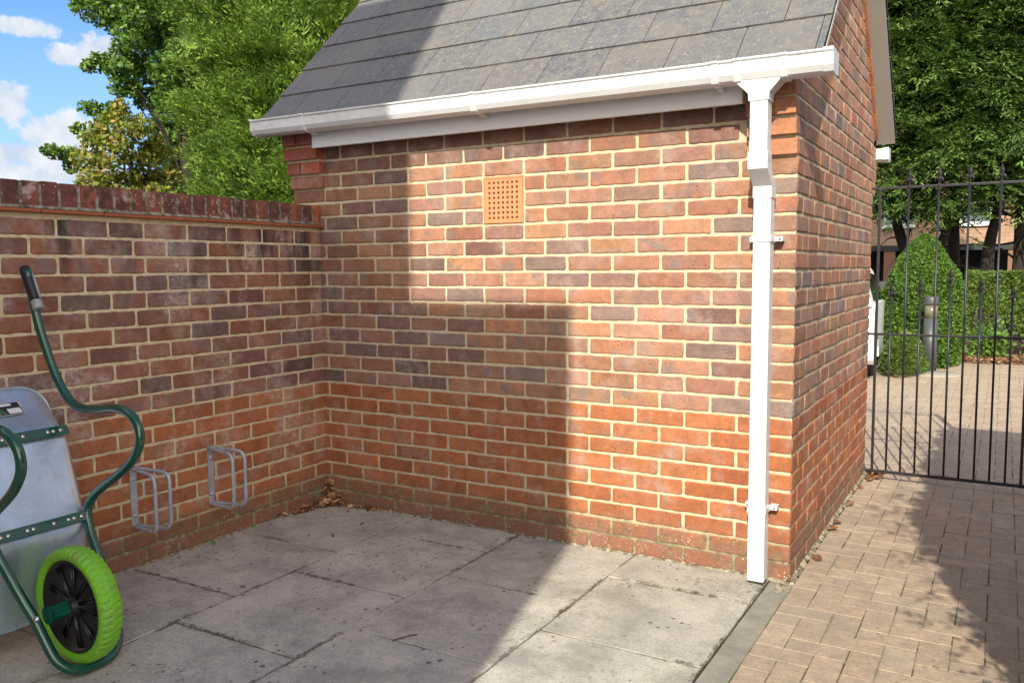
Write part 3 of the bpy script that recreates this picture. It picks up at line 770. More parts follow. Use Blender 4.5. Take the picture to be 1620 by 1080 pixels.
# block paving: 200 x 100 blocks in 90 degree herringbone
M_pav = Mat('block_paver'); c = M_pav.attr(); n = M_pav.noise(16, 6, .7); n2 = M_pav.noise(140, 5, .75)
c = M_pav.mix(M_pav.ramp(n, .32, .70), M_pav.mix(1.0, c, (.78, .80, .82), 'MULTIPLY'), M_pav.mix(1.0, c, (1.12, 1.09, 1.05), 'MULTIPLY'))
c = M_pav.mix(M_pav.ramp(n2, .50, .75, 0, .55), c, (.38, .32, .27)); c = M_pav.mix(M_pav.ramp(n2, .28, .42, .5, 0), c, (.11, .085, .075))
g1 = M_pav.noise(85, 3, .7, off=(1, 1, 0)); c = M_pav.mix(M_pav.ramp(g1, .50, .66, 0, .45), c, (.21, .165, .125)); c = M_pav.mix(M_pav.ramp(g1, .30, .44, .35, 0), c, (.58, .48, .37))
c = M_pav.mix(M_pav.ramp(M_pav.noise(1.6, 4, .6), .42, .68, 0, .35), c, (.26, .225, .195))
c = M_pav.mix(M_pav.ramp(M_pav.math('ADD', M_pav.vor(28), M_pav.mul(M_pav.noise(5, 2), 1.2)), .60, .64, .6, 0), c, (.10, .085, .07))
M_pav.set(Base_Color=c, Roughness=.92, Specular_IOR_Level=.2); b_ = M_pav.bump(n2, .0015); M_pav.bump(n, .004, 1, b_); M_pav = M_pav.m
M_pj = Mat('mossy_sand_joint'); n = M_pj.noise(7, 5, .7); n2 = M_pj.noise(80, 4)
c = M_pj.mix(M_pj.ramp(n, .44, .58), (.27, .215, .16), M_pj.mix(M_pj.ramp(n2, .4, .6), (.05, .055, .018), (.11, .10, .035)))
M_pj.set(Base_Color=c, Roughness=1.0); M_pj.bump(n2, .004); M_pj = M_pj.m
g = MB(); PC = .0985; X_0, Y_0 = 2.5, -3.9
def paver(x0, x1, y0, y1):
    gp = random.uniform(.0010, .0030); b = .0012; dz = random.uniform(-.0012, .0010); j = random.uniform(-.0012, .0012)
    x0 += gp + j; x1 += -gp + j; y0 += gp - j; y1 += -gp - j
    col = tone(random.choice([(.440, .340, .245), (.455, .350, .255), (.430, .335, .245), (.46, .365, .27), (.440, .330, .235)]), .04)
    t1, t2 = random.uniform(-.0008, .0008), random.uniform(-.0008, .0008); vs_ = []
    for ins, h in ((0, -.02), (0, -b - .001), (b, -.001)):
        for x, y, s_ in ((x0 + ins, y0 + ins, t1), (x1 - ins, y0 + ins, t2), (x1 - ins, y1 - ins, -t1), (x0 + ins, y1 - ins, -t2)): vs_.append((x, y, h + dz + (s_ if h > -.01 else 0)))
    fs_ = [(r * 4 + k, r * 4 + (k + 1) % 4, r * 4 + 4 + (k + 1) % 4, r * 4 + 4 + k) for r in range(2) for k in range(4)] + [(8, 9, 10, 11)]
    g.add(vs_, fs_, 0, col)
def region(x, y):
    if y < 2.16: return 2.499 < x < 4.4 and y > -4.2
    return .4 < x < 5.2 and y < 10.3
i0 = -21; 
for i in range(i0, 30):
    for j in range(-80, 110):
        # horizontal blocks cross the joint at x = 2.99 + .0985 i near y = -.285 + .0985 i
        x = 2.99 + PC * (i - 1); y = -.335 + PC * j
        k = (j - i) % 4
        def clip(x0, x1, y0, y1):
            if y0 < 2.16: x0 = max(x0, 2.4995)
            if x1 - x0 < .025 or not region((x0 + x1) / 2, (y0 + y1) / 2): return
            if x1 - x0 < .025: return
            paver(x0, x1, y0, y1)
        if k == 0: clip(x, x + 2 * PC, y, y + PC)
        elif k == 1: clip(x, x + PC, y, y + 2 * PC) if False else None
        if (i - j) % 4 == 3: clip(x, x + PC, y, y + 2 * PC)
g.build('block_paving', M_pav, kind='structure', color=True)
g = MB(); g.add([(2.4975, -4.6, -.0038), (5.3, -4.6, -.0038), (5.3, 2.16, -.0038), (2.4975, 2.16, -.0038)], [(0, 1, 2, 3)], 0)
g.add([(.4, 2.1601, -.0038), (5.3, 2.1601, -.0038), (5.3, 10.35, -.0038), (.4, 10.35, -.0038)], [(0, 1, 2, 3)], 0)
g.build('paving_bedding', M_pj, kind='structure')

# ---------------------------------------------------------------- dead leaves
M_leafdry = Mat('dry_leaf'); M_leafdry.set(Base_Color=M_leafdry.attr(), Roughness=.7); M_leafdry = M_leafdry.m
def dry_leaves(name, spots, label):
    V = []; C_ = []
    for (cx, cy, cz, sx, sy, sz, n_, size) in spots:
        for _ in range(n_):
            p = Vector((cx + random.gauss(0, sx), cy + random.gauss(0, sy), 0)); h = cz + abs(random.gauss(0, sz))
            p.x = max(p.x, LX + .012); 
            if p.x < 2.49: p.y = min(p.y, -.012)
            s_ = size * random.uniform(.5, 1.3); q = Matrix.Rotation(random.uniform(0, 6.28), 3, 'Z') @ Matrix.Rotation(random.gauss(0, .5), 3, 'X') @ Matrix.Rotation(random.gauss(0, .5), 3, 'Y')
            col = vary(random.choice([(.30, .125, .055), (.22, .085, .04), (.42, .22, .10), (.16, .07, .04), (.50, .30, .15)]), .2)
            up = s_ * .16
            for sg in (-1, 1):   # two halves folded along the midrib, each two facets
                A = [(-s_ * .5, 0, up * .4), (0, 0, 0), (s_ * .05, sg * s_ * .30, up * 1.3), (-s_ * .3, sg * s_ * .24, up)]
                Bq = [(0, 0, 0), (s_ * .55, 0, up * .8), (s_ * .38, sg * s_ * .17, up * 1.2), (s_ * .05, sg * s_ * .30, up * 1.3)]
                for Q in (A, Bq): V.append([list(q @ Vector(a_) + p + Vector((0, 0, h + s_ * .12))) for a_ in Q]); C_.append(col)
    o = quads(name, np.array(V), np.array(C_), M_leafdry)
    return tag(o, label, 'dead leaves', kind='stuff')
dry_leaves('leaf_litter', [(.03, -.06, 0, .035, .03, .020, 110, .042), (-.005, -.16, 0, .02, .09, .006, 85, .036), (.16, -.03, 0, .09, .014, .003, 75, .030), (.0, -.03, .05, .01, .01, .05, 14, .042), (.3, -.25, 0, .25, .2, .0, 9, .025)],
           'small heap of brown dead leaves in the inner corner of the two walls')
dry_leaves('leaf_litter', [(2.55, 2.0, 0, .022, .05, .008, 22, .05), (2.51, 1.3, 0, .015, .06, .002, 3, .05), (2.52, .75, 0, .02, .1, .002, 3, .045), (2.52, .3, 0, .02, .1, .0, 2, .05), (2.5, 1.7, 0, .015, .1, .0, 5, .04)],
           'pale dry leaves gathered at the foot of the side wall beside the gate')
# twig and small weed
g = MB(); g.tube([(1.405, -1.245, .004), (1.425, -1.215, .008), (1.432, -1.19, .006), (1.45, -1.165, .005)], .0022, 6, 0); tag(g.build('twig', simple('dry_twig', (.10, .06, .035), .9)), 'thin brown twig lying on the shaded paving slabs', 'twig')

# ---------------------------------------------------------------- galvanised wheel holders on the boundary wall
M_galv = Mat('galvanised_steel'); n = M_galv.noise(25, 5, .7); v = M_galv.vor(60)
M_galv.set(Base_Color=M_galv.mix(M_galv.ramp(n, .3, .7), (.34, .36, .41), (.48, .51, .57)), Metallic=.35, Roughness=M_galv.ramp(n, .3, .7, .38, .58)); M_galv.bump(n, .0006); M_galv = M_galv.m
def holder(y, z0, z1, label):
    t = thing('bicycle_wheel_holder', label, 'bicycle holder', (LX + .005, y, z0), group='bicycle wheel holders on the boundary wall')
    px = LX + .0055
    g = MB(); g.bbox((px, y - .016, z0 - .005), (px + .005, y + .016, z1 + .01), .001, 0)
    for zz in (z0 + .045, z1 - .045):
        g.lathe([(.0005, 0), (.010, 0), (.010, .004), (.0065, .0045), (.0065, .009), (.0005, .0095)], (px + .005, y, zz), (1, 0, 0), 12, 0)
    B(g, 'mounting_plate', M_galv, t)
    for s_ in (-1, 1):
        P = [(px + .005, y + s_ * .008, z1), (px + .03, y + s_ * .014, z1), (px + .195, y + s_ * .036, z1 - .004), (px + .195, y + s_ * .036, z0 + .004), (px + .03, y + s_ * .014, z0), (px + .005, y + s_ * .008, z0)]
        g = MB(); g.tube(round_path(P, .045, 7), .0082, 12, 0); B(g, 'hoop', M_galv, t)
    return t
holder(-.80, .187, .452, 'galvanised wall holder with two steel hoops, the one nearer the inner corner of the walls')
holder(-1.212, .187, .440, 'galvanised wall holder with two steel hoops, the one next to the wheelbarrow')

# ---------------------------------------------------------------- wheelbarrow stood on its nose against the wall
wb = thing('wheelbarrow', 'galvanised wheelbarrow with dark green frame and lime green wheel, stood upright against the brick wall', 'wheelbarrow', (.72, -1.885, 0))
M_green = Mat('green_enamel'); n = M_green.noise(9, 5, .7); n2 = M_green.noise(50, 4, .7)
M_green.set(Base_Color=M_green.mix(M_green.mul(M_green.ramp(n, .62, .72), M_green.ramp(n2, .45, .6, 0, .5)), (.004, .062, .038), (.10, .14, .13)), Roughness=M_green.ramp(n, .3, .7, .16, .30), Specular_IOR_Level=.6, Coat_Weight=.5, Coat_Roughness=.08); M_green = M_green.m
M_zinc = Mat('galvanised_sheet'); n = M_zinc.noise(6, 6, .65); n2 = M_zinc.noise(70, 4, .6); n3 = M_zinc.noise(14, 5, .7, stretch=(1, 1, .25))
scr = M_zinc.ramp(M_zinc.noise(30, 3, .6, stretch=(.15, 1, 2.5)), .62, .68, 0, .5)
c = M_zinc.mix(M_zinc.ramp(n, .3, .7), (.46, .56, .67), (.60, .70, .80)); c = M_zinc.mix(M_zinc.ramp(n3, .52, .72, 0, .5), c, (.34, .38, .43))
c = M_zinc.mix(scr, c, (.75, .78, .80))
M_zinc.set(Base_Color=c, Metallic=.72, Roughness=M_zinc.ramp(n3, .25, .75, .26, .40)); M_zinc.bump(M_zinc.noise(4, 2, .4), .008, 1); M_zinc = M_zinc.m
M_black = simple('black_plastic', (.012, .012, .013), .35)
M_grip = simple('black_rubber_grip', (.014, .014, .016), .5); M_gripg = simple('grey_grip_band', (.30, .31, .32), .45)
M_bolt = simple('zinc_bolt', (.62, .62, .60), .25, .9)
M_lime = Mat('lime_tyre'); n = M_lime.noise(18, 5, .7)
M_lime.set(Base_Color=M_lime.mix(M_lime.mul(M_lime.ramp(n, .46, .66), M_lime.ramp(M_lime.noise(70, 4, .7), .35, .65, .1, .75)), (.17, .45, .02), (.19, .20, .09)), Roughness=.5); M_lime = M_lime.m
WO = Vector((.72, -1.885, .034)); WU = Vector((-.483, 0, .8756)); WV = Vector((0, 1, 0)); WD = WV.cross(WU) * -1
WD = Vector((-.8756, 0, -.483))
def wp(s_, w, d): return WO + WU * s_ + WV * w + WD * d
def tubepath(sg):
    hw = [(1.435, .225, -.01), (1.33, .222, .012), (1.20, .218, .030), (1.05, .215, .032), (.95, .213, .018), (.885, .212, -.012), (.838, .210, -.070), (.800, .208, -.150), (.765, .206, -.235), (.718, .205, -.295),
          (.655, .202, -.318), (.600, .199, -.292), (.568, .196, -.225), (.556, .190, -.14), (.551, .184, -.06), (.540, .178, .010), (.505, .168, .058), (.44, .158, .066), (.36, .15, .056), (.27, .14, .045), (.204, .128, .040), (.12, .118, .040), (.055, .106, .038), (.010, .068, .034), (-.002, .0, .032)]
    return [wp(a, sg * b, c_) for a, b, c_ in hw]
right = tubepath(1); left = tubepath(-1)
path = smooth_path([tuple(p) for p in right] + [tuple(p) for p in left[::-1][1:]], 6)
g = MB(); g.tube(path, .0158, 16, 0)
frame = B(g, 'frame', M_green, wb)
for sg in (1, -1):
    g = MB(); a, b, c_, d_ = (wp(q, sg * .224, 0) for q in (1.30, 1.325, 1.43, 1.452))
    g.tube([wp(1.275, sg * .222, .0), wp(1.28, sg * .222, 0), wp(1.31, sg * .2225, 0), wp(1.312, sg * .2225, 0)], .0, 16, 1, rs=[.0172, .0195, .0195, .0172])
    g.tube([wp(1.312, sg * .2225, 0), wp(1.33, sg * .223, 0), wp(1.38, sg * .224, 0), wp(1.435, sg * .225, 0), wp(1.452, sg * .2255, 0), wp(1.459, sg * .2255, 0)], .0, 16, 0, rs=[.0185, .0175, .0195, .0195, .0165, .008])
    g.tube([wp(1.315, sg * .2225 + .012, -.0125), wp(1.38, sg * .224 + .0125, -.0130), wp(1.43, sg * .225 + .0115, -.012)], .006, 8, 1)
    B(g, 'grip', [M_grip, M_gripg], wb)
# tray
def rring(s0, s1, w0, w1, d, r, lean=0):
    """rounded four-sided ring: w0 half width at the nose end, w1 at the handle end"""
    C4 = [(s0, -w0), (s0, w0), (s1, w1), (s1, -w1)]; P = []
    for i in range(4):
        p = Vector(C4[i]).to_3d(); a = Vector(C4[i - 1]).to_3d() - p; b = Vector(C4[(i + 1) % 4]).to_3d() - p
        s_ = p + a.normalized() * r; e = p + b.normalized() * r
        for j in range(9): t = j / 8; q = s_ * (1 - t) ** 2 + p * 2 * t * (1 - t) + e * t * t; P.append((q.x, q.y))
    return [wp(a, b, d + lean * (a - s0)) for a, b in P]
rings = [rring(.475, .775, .13, .165, .070, .05), rring(.458, .805, .145, .190, .070, .06), rring(.442, .833, .158, .206, .078, .065, -.006), rring(.420, .858, .166, .215, .098, .07, -.02),
         rring(.370, .908, .178, .228, .146, .085, -.045), rring(.300, .972, .195, .238, .205, .10, -.080), rring(.238, 1.032, .208, .246, .254, .12, -.100), rring(.226, 1.045, .212, .252, .262, .125, -.103), rring(.223, 1.049, .214, .254, .268, .125, -.103)]
vs_ = [p for r in rings for p in r]; n = len(rings[0]); fs_ = []
for r in range(len(rings) - 1):
    for k in range(n): fs_.append((r * n + k, r * n + (k + 1) % n, (r + 1) * n + (k + 1) % n, (r + 1) * n + k))
fs_.append(tuple(range(n)))
g = MB(); g.add(vs_, fs_, 0, smooth=True)
g.tube(rings[-1], .0055, 8, 0, closed=True)
tray = B(g, 'tray', M_zinc, wb); fix_normals(tray)
tray.data.polygons[n * (len(rings) - 1)].use_smooth = False
md = tray.modifiers.new('sheet', 'SOLIDIFY'); md.thickness = .0016
# label plate on the upper end of the tray
M_lbl = simple('label_white', (.70, .70, .68), .5); M_lblk = simple('label_black', (.02, .02, .02), .5); M_lblg = simple('label_green', (.05, .12, .03), .5)
g = MB()
P0 = wp(.918, 0, .124); P1 = wp(1.0, 0, .1615); du = (P1 - P0).normalized(); nn = du.cross(WV); 
if nn.x < 0: nn = -nn
def lab(w0, w1, a0, a1, m_, h, sk=0.0):
    vs2 = [P0 + WV * (w0) + du * a0 + nn * (h + .004), P0 + WV * (w1) + du * a0 + nn * (h + .004), P0 + WV * (w1 - sk) + du * a1 + nn * (h + .004), P0 + WV * (w0 - sk) + du * a1 + nn * (h + .004)]
    g.add(vs2, [(0, 1, 2, 3)], m_)
lab(-.16, .115, .002, .066, 0, .0022); lab(-.158, .113, .004, .064, 1, .0026)
lab(-.155, .030, .007, .042, 0, .0030, 0.0); lab(-.155, .085, .048, .060, 0, .0030); lab(.062, .108, .008, .034, 0, .0030); lab(.036, .058, .007, .036, 2, .0030, .015)
for k in range(4): lab(-.15, .01, .011 + k * .008, .014 + k * .008, 1, .0034)
for k in range(9): lab(-.15 + k * .022, -.135 + k * .022, .050, .058, 1, .0034)
B(g, 'label', [M_lbl, M_lblk, M_lblg], wb)
# cross straps bolted through the tray
for s0, hw in ((.815, .203), (.490, .167)):
    g = MB(); i0 = len(g.v)
    g.bbox((-.018, -hw, -.004), (.018, hw, .004), .002, 0)
    M4 = Matrix(((WU.x, WV.x, WD.x, 0), (WU.y, WV.y, WD.y, 0), (WU.z, WV.z, WD.z, 0), (0, 0, 0, 1)))
    g.xf(Matrix.Translation(wp(s0, 0, .058)) @ M4)
    st = B(g, 'cross_strap', M_green, wb); fix_normals(st)
    for w in (-hw + .03, -hw + .055, -.05, -.03, .04, hw - .075, hw - .055, hw - .028):
        g = MB(); g.lathe([(.0005, .0042), (.004, .0038), (.0075, .001), (.0078, 0)], wp(s0, w, .0538), -WD, 12, 0); B(g, 'bolt', M_bolt, st)
# wheel
hub = wp(.200, 0, .010); ax = WV
wheel_r = .192
SEG = 144; prof = [(.152, -.024), (.156, -.033), (.166, -.038), (.177, -.037), (.186, -.031), (.1905, -.018), (.192, -.0015), (.192, .0015), (.1905, .018), (.186, .031), (.177, .037), (.166, .038), (.156, .033), (.152, .024)]
vs_ = []; u = WU; w_ = WD
for r, h in prof:
    for k in range(SEG):
        a = 2 * math.pi * k / SEG; rr = r
        if r > .180 and abs(h) > .004 and (k + (1 if h > 0 else 0)) % 3 == 0: rr -= .0042
        vs_.append(hub + ax * h + (u * math.cos(a) + w_ * math.sin(a)) * rr)
fs_ = [(i * SEG + k, i * SEG + (k + 1) % SEG, (i + 1) * SEG + (k + 1) % SEG, (i + 1) * SEG + k) for i in range(len(prof) - 1) for k in range(SEG)]
wheel = MB(); wheel.lathe([(.152, -.028), (.152, .028), (.144, .030), (.142, .004), (.030, .012), (.028, .036), (.010, .038), (.001, .038), (.001, -.038), (.010, -.038), (.028, -.036), (.030, -.012), (.142, -.004), (.144, -.030)], hub, ax, 48, 0, close=True)
wh = B(wheel, 'wheel', M_black, wb)
g = MB(); g.add(vs_, fs_, 0, smooth=False); B(g, 'tyre', M_lime, wh)
g = MB()
for k in range(10):
    a = 2 * math.pi * (k + .3) / 10
    for sg in (-1, 1):
        for off in (-.05, .05):
            d0 = u * math.cos(a + off * 2.2) + w_ * math.sin(a + off * 2.2); d1 = u * math.cos(a + off) + w_ * math.sin(a + off)
            g.tube([hub + ax * sg * .015 + d0 * .030, hub + ax * sg * .008 + d1 * .143], .0036, 6, 0)
B(g, 'spokes', simple('glossy_black_rib', (.02, .02, .022), .18), wh)
for sg in (-1, 1):
    g = MB(); P = [(.024, 0), (.024, .058), (.020, .062)]
    SEGB = 24; vs2 = []
    for r, h in ((.0005, .036), (.023, .036), (.0245, .040), (.0245, .092), (.030, .104), (.0005, .104)):
        for k in range(SEGB):
            a = 2 * math.pi * k / SEGB; rr = r - (.0035 if k % 4 < 2 and r > .02 and h < .1 else 0)
            vs2.append(hub + ax * sg * h + (u * math.cos(a) + w_ * math.sin(a)) * rr)
    g.add(vs2, [(i * SEGB + k, i * SEGB + (k + 1) % SEGB, (i + 1) * SEGB + (k + 1) % SEGB, (i + 1) * SEGB + k) for i in range(5) for k in range(SEGB)], 0)
    br = B(g, 'axle_bracket', simple('green_bracket', (.006, .085, .055), .2), wb); fix_normals(br)
    g = MB(); g.lathe([(.0005, .146), (.006, .146), (.009, .141), (.010, .135)], hub, ax * sg, 12, 0); B(g, 'bolt', M_bolt, br)
for o in list(wb.children):
    if o.name.startswith('wheel') or o.name.startswith('frame'): fix_normals(o)

# ---------------------------------------------------------------- iron gate
gt = thing('iron_gate', 'black wrought iron gate of thin bars', 'gate', (2.93, 1.95, 0))
gt['label'] = 'black wrought iron gate of thin bars with spear finials beside the outbuilding'
M_iron = simple('black_iron', (.030, .029, .034), .38, .3, nz=.2, scale=80)
GY = 1.95; xs = [2.545 + .0772 * k for k in range(11)]
g = MB()
g.bbox((2.52, GY - .006, .050), (3.34, GY + .006, .068), .002, 0)
g.bbox((2.50, GY - .005, .880), (3.335, GY + .005, .894), .002, 0)
g.bbox((2.50, GY - .005, 1.738), (3.375, GY + .005, 1.752), .002, 0)
for x in (xs[0], xs[10]): g.bbox((x - .0075, GY - .0075, .048), (x + .0075, GY + .0075, 1.745), .002, 0)
fr = B(g, 'gate_frame', M_iron, gt)
def finial(p, parent):
    g = MB(); b = Vector(p)
    g.lathe([(.0062, -.012), (.0095, -.006), (.0062, 0)], b, Z, 10, 0)
    # spear blade: four-sided
    P = [(0, .0062), (.022, .008), (.034, .015), (.042, .010), (.058, .0135), (.098, .0005)]
    for k in range(len(P) - 1):
        (h0, r0), (h1, r1) = P[k], P[k + 1]; vs2 = []
        for h, r in ((h0, r0), (h1, r1)):
            for q in range(4): a = math.pi / 2 * q; vs2.append(b + Vector((math.cos(a) * r, math.sin(a) * r * .6, h)))
        g.add(vs2, [(q, (q + 1) % 4, 4 + (q + 1) % 4, 4 + q) for q in range(4)], 0)
    for sg in (-1, 1):   # curled barbs
        g.tube([b + Vector((0, 0, .036)), b + Vector((sg * .014, 0, .034)), b + Vector((sg * .021, 0, .022)), b + Vector((sg * .017, 0, .014))], .0035, 6, 0, rs=[.005, .0045, .0045, .003])
        g.tube([b + Vector((0, 0, .036)), b + Vector((0, sg * .012, .034)), b + Vector((0, sg * .018, .022))], .0035, 6, 0)
    return B(g, 'finial', M_iron, parent)
tops = {1: 1.10, 3: 1.125, 5: 1.18, 7: 1.132, 9: 1.082, 2: 1.755, 4: 1.755, 6: 1.755, 8: 1.755}
for k in range(1, 10):
    g = MB(); g.tube([(xs[k], GY, .055), (xs[k], GY, tops[k])], .0060, 10, 0); br = B(g, 'bar', M_iron, gt); finial((xs[k], GY, tops[k]), br)
g = MB(); g.bbox((3.375, GY - .02, -.04), (3.415, GY + .02, 1.80), .003, 0)
po = tag(g.build('gate_post', M_iron), 'black square steel hinge post at the right side of the iron gate', 'post')
# ---------------------------------------------------------------- foliage helpers
def foliage_mat(name, trans=.30, rough=.55):
    M = Mat(name); c = M.attr(); M.set(Base_Color=c, Roughness=rough, Specular_IOR_Level=.3)
    tr = M.n('ShaderNodeBsdfTranslucent'); cc = M.mix(1.0, c, (1.25, 1.3, .55), 'MULTIPLY'); M.l(cc, tr.inputs[0])
    mxs = M.n('ShaderNodeMixShader'); mxs.inputs[0].default_value = trans; M.l(M.p.outputs[0], mxs.inputs[1]); M.l(tr.outputs[0], mxs.inputs[2])
    M.l(mxs.outputs[0], M.t.nodes['Material Output'].inputs['Surface']); return M.m
M_fol = foliage_mat('leaf')
M_folc = foliage_mat('conifer_leaf', .18, .6)
M_bark = simple('bark', (.10, .075, .055), .95, nz=.3, scale=14)
M_barkd = simple('dark_bark', (.028, .020, .016), .95, nz=.3, scale=14)
def unit(a): return a / np.maximum(np.linalg.norm(a, axis=-1, keepdims=True), 1e-9)
def rand_dirs(n): return unit(rng.normal(size=(n, 3)))
def leaf_quads(C_, A, Wd, ln, wd):
    """diamond leaves: centre, long axis, wide axis"""
    ln = np.asarray(ln)[:, None]; wd = np.asarray(wd)[:, None]
    return np.stack([C_ - A * ln * .5, C_ + Wd * wd * .5, C_ + A * ln * .5, C_ - Wd * wd * .5], axis=1)
def leaf_cols(n, pal, k=.18):
    pal = np.array(pal); c = pal[rng.integers(0, len(pal), n)]; return np.clip(c * (1 + rng.uniform(-k, k, (n, 1))), 0, .95)
def random_leaves(C_, size, pal, up=.5):
    n = len(C_); Nn = unit(rand_dirs(n) + np.array([0, 0, up])); A = unit(np.cross(Nn, rand_dirs(n))); Wd = np.cross(Nn, A)
    s_ = size * rng.uniform(.6, 1.35, n); return leaf_quads(C_, A, Wd, s_, s_ * .72), leaf_cols(n, pal)
def sprays(P, D, L0, pal, per=22, leaf=.055, flat=.25, droop=.25, aspect=.30):
    """conifer sprays: at each tip P a flattened fan of scale-leaf twigs growing along D"""
    n = len(P); up = np.array([0, 0, 1.0]); D = unit(D)
    Sd = unit(np.cross(D, up) + rand_dirs(n) * .35); Nn = np.cross(Sd, D)
    L1 = L0 * rng.uniform(.6, 1.3, n)
    t = rng.uniform(0, 1, (n, per)); sgn = rng.choice([-1, 1], (n, per)); out_ = rng.uniform(0, 1, (n, per)) * (1 - t * .75)
    ctr = P[:, None] + D[:, None] * (t * L1[:, None])[..., None] + Sd[:, None] * (sgn * out_ * L1[:, None] * .42)[..., None] \
        + D[:, None] * (out_ * L1[:, None] * .35)[..., None] - up * (droop * (t + out_) ** 2 * L1[:, None] * .5)[..., None] + rng.normal(size=(n, per, 3)) * (L1 * .035)[:, None, None]
    A = unit(D[:, None] + Sd[:, None] * (sgn * rng.uniform(.3, 1.1, (n, per)))[..., None] - up * droop * t[..., None] + rng.normal(size=(n, per, 3)) * .18)
    Wd = unit(np.cross(Nn[:, None] + rng.normal(size=(n, per, 3)) * flat * 1.5, A))
    m = n * per; base = leaf_cols(n, pal, .22)
    col = np.repeat(base, per, axis=0) * rng.uniform(.82, 1.2, (m, 1))
    return leaf_quads(ctr.reshape(-1, 3), A.reshape(-1, 3), Wd.reshape(-1, 3), np.repeat(leaf * rng.uniform(.8, 1.3, n), per) * rng.uniform(.7, 1.4, m), np.full(m, leaf * aspect)), col
def lumpy(P, sc, seed):
    """cheap smooth noise in -1..1"""
    r_ = np.random.default_rng(seed); v = np.zeros(len(P))
    for k in range(7):
        w_ = r_.normal(size=3) * sc * (1 + k * .35); v += np.sin(P @ w_ + r_.uniform(0, 6.28)) / (1 + k * .35)
    return v / 2.6
def trunk_part(parent, name, pts, r0, r1, mat, branches=()):
    g = MB(); n = len(pts); g.tube(smooth_path(pts, 5), r0, 10, 0, rs=[r0 + (r1 - r0) * k / ((n - 1) * 5) for k in range((n - 1) * 5 + 1)])
    for bp, b0, b1 in branches:
        m = (len(bp) - 1) * 4; g.tube(smooth_path(bp, 4), b0, 7, 0, rs=[b0 + (b1 - b0) * k / m for k in range(m + 1)])
    return B(g, name, mat, parent)

# ---------------------------------------------------------------- conifer above the boundary wall
def tall_conifer(name, label, cx, cy, height, radius, pal, nsp, L0, leaf, z0=.2, per=22, seed=1, pw=.55, group=None, sweep=.7, mat=None, cond=None, trunk_r=.16, lean=(0, 0), multi=None, droop=.25, boughs=0, bw=1.0, inner=0):
    t = thing(name, label, 'tree', (cx, cy, 0), group=group)
    u = rng.uniform(0, 1, nsp * 3) ** 1.0; z = z0 + (height - z0) * u
    ang = rng.uniform(0, 2 * np.pi, len(u)); dirs = np.stack([np.cos(ang), np.sin(ang), np.zeros(len(u))], 1)
    prof = radius * np.minimum(1, ((height - z) / (height - z0)) * 1.9) ** pw * np.minimum(1, .75 + (z - z0) * .3)
    Pn = np.stack([np.cos(ang), np.sin(ang), z * .6], 1)
    shell = 1 + .13 * lumpy(Pn * 2.2, 2.0, seed) + .07 * lumpy(Pn * 5, 2.4, seed + 5)
    dep = 1 - np.abs(rng.normal(0, .16, len(u))).clip(0, .6)
    rr = prof * shell * dep
    P = np.stack([cx + lean[0] * z + np.cos(ang) * rr, cy + lean[1] * z + np.sin(ang) * rr, z], 1)
    if cond is not None: k = cond(P); P = P[k]; dirs = dirs[k]
    P = P[:nsp]; dirs = dirs[:nsp]
    if boughs:      # sprays gathered on spreading boughs, with dark gaps between them
        nb = boughs; B0 = P[:nb]; Bd = unit(dirs[:nb] + rng.normal(size=(nb, 3)) * .35); k_ = rng.integers(0, nb, nsp)
        sd_ = unit(np.cross(Bd, [0, 0, 1.0])); a_ = rng.normal(0, .30, nsp); b_ = rng.uniform(-.45, .15, nsp); a_ = a_ * bw; wd_ = 1 - np.abs(b_) * .8
        P = B0[k_] + Bd[k_] * b_[:, None] + sd_[k_] * (a_ * wd_)[:, None] + np.array([0, 0, 1.0]) * (rng.normal(0, .05, nsp) - .5 * a_ ** 2 - .25 * np.maximum(b_, 0))[:, None]
        dirs = unit(Bd[k_] + sd_[k_] * a_[:, None] * 1.2)
    if inner:       # shaded inner growth round the trunk
        a_ = rng.uniform(0, 2 * np.pi, inner); zi = rng.uniform(z0, height * .85, inner); ri = radius * rng.uniform(.2, .72, inner)
        P = np.concatenate([P, np.stack([cx + np.cos(a_) * ri, cy + np.sin(a_) * ri, zi], 1)]); dirs = np.concatenate([dirs, np.stack([np.cos(a_), np.sin(a_), 0 * a_], 1)])
    D = dirs + np.array([0, 0, sweep]) + rng.normal(size=P.shape) * .30
    V, C_ = sprays(P, D, L0, pal, per, leaf, droop=droop)
    o = quads('crown', V, C_, mat or M_folc); o.parent = t; o.matrix_parent_inverse = world_of(t).inverted()
    for k, tr in enumerate(multi or [[(cx, cy, -.05), (cx + lean[0] * height * .5, cy + lean[1] * height * .5, height * .5), (cx + lean[0] * height * .9, cy + lean[1] * height * .9, height * .92)]]):
        trunk_part(t, 'trunk', tr, trunk_r, trunk_r * .25, M_barkd)
    return t
C0 = np.array([3.198, -3.475])
def from_cam(px, dist):
    """ground point in the direction that a column of the photograph looks, at a real distance"""
    t = R(30.28) - math.atan((px - 810) / 1331.66); return C0[0] - math.sin(t) * dist, C0[1] + math.cos(t) * dist
PAL_LEY = [(.16, .27, .04), (.20, .31, .045), (.12, .21, .035), (.24, .35, .06), (.09, .16, .03)]
x, y = from_cam(492, 10.2)
near_cam = lambda cx, cy: (lambda P: ((P[:, 0] - cx) * (C0[0] - cx) + (P[:, 1] - cy) * (C0[1] - cy)) > -.35 * np.hypot(C0[0] - cx, C0[1] - cy))
tall_conifer('conifer_tree', 'bright green feathery conifer directly behind the boundary wall, left of the slate roof', x, y, 7.6, 1.22, PAL_LEY, 23000, .24, .050, boughs=700, bw=.5, per=20, inner=8000, seed=3, cond=near_cam(x, y), sweep=.85)

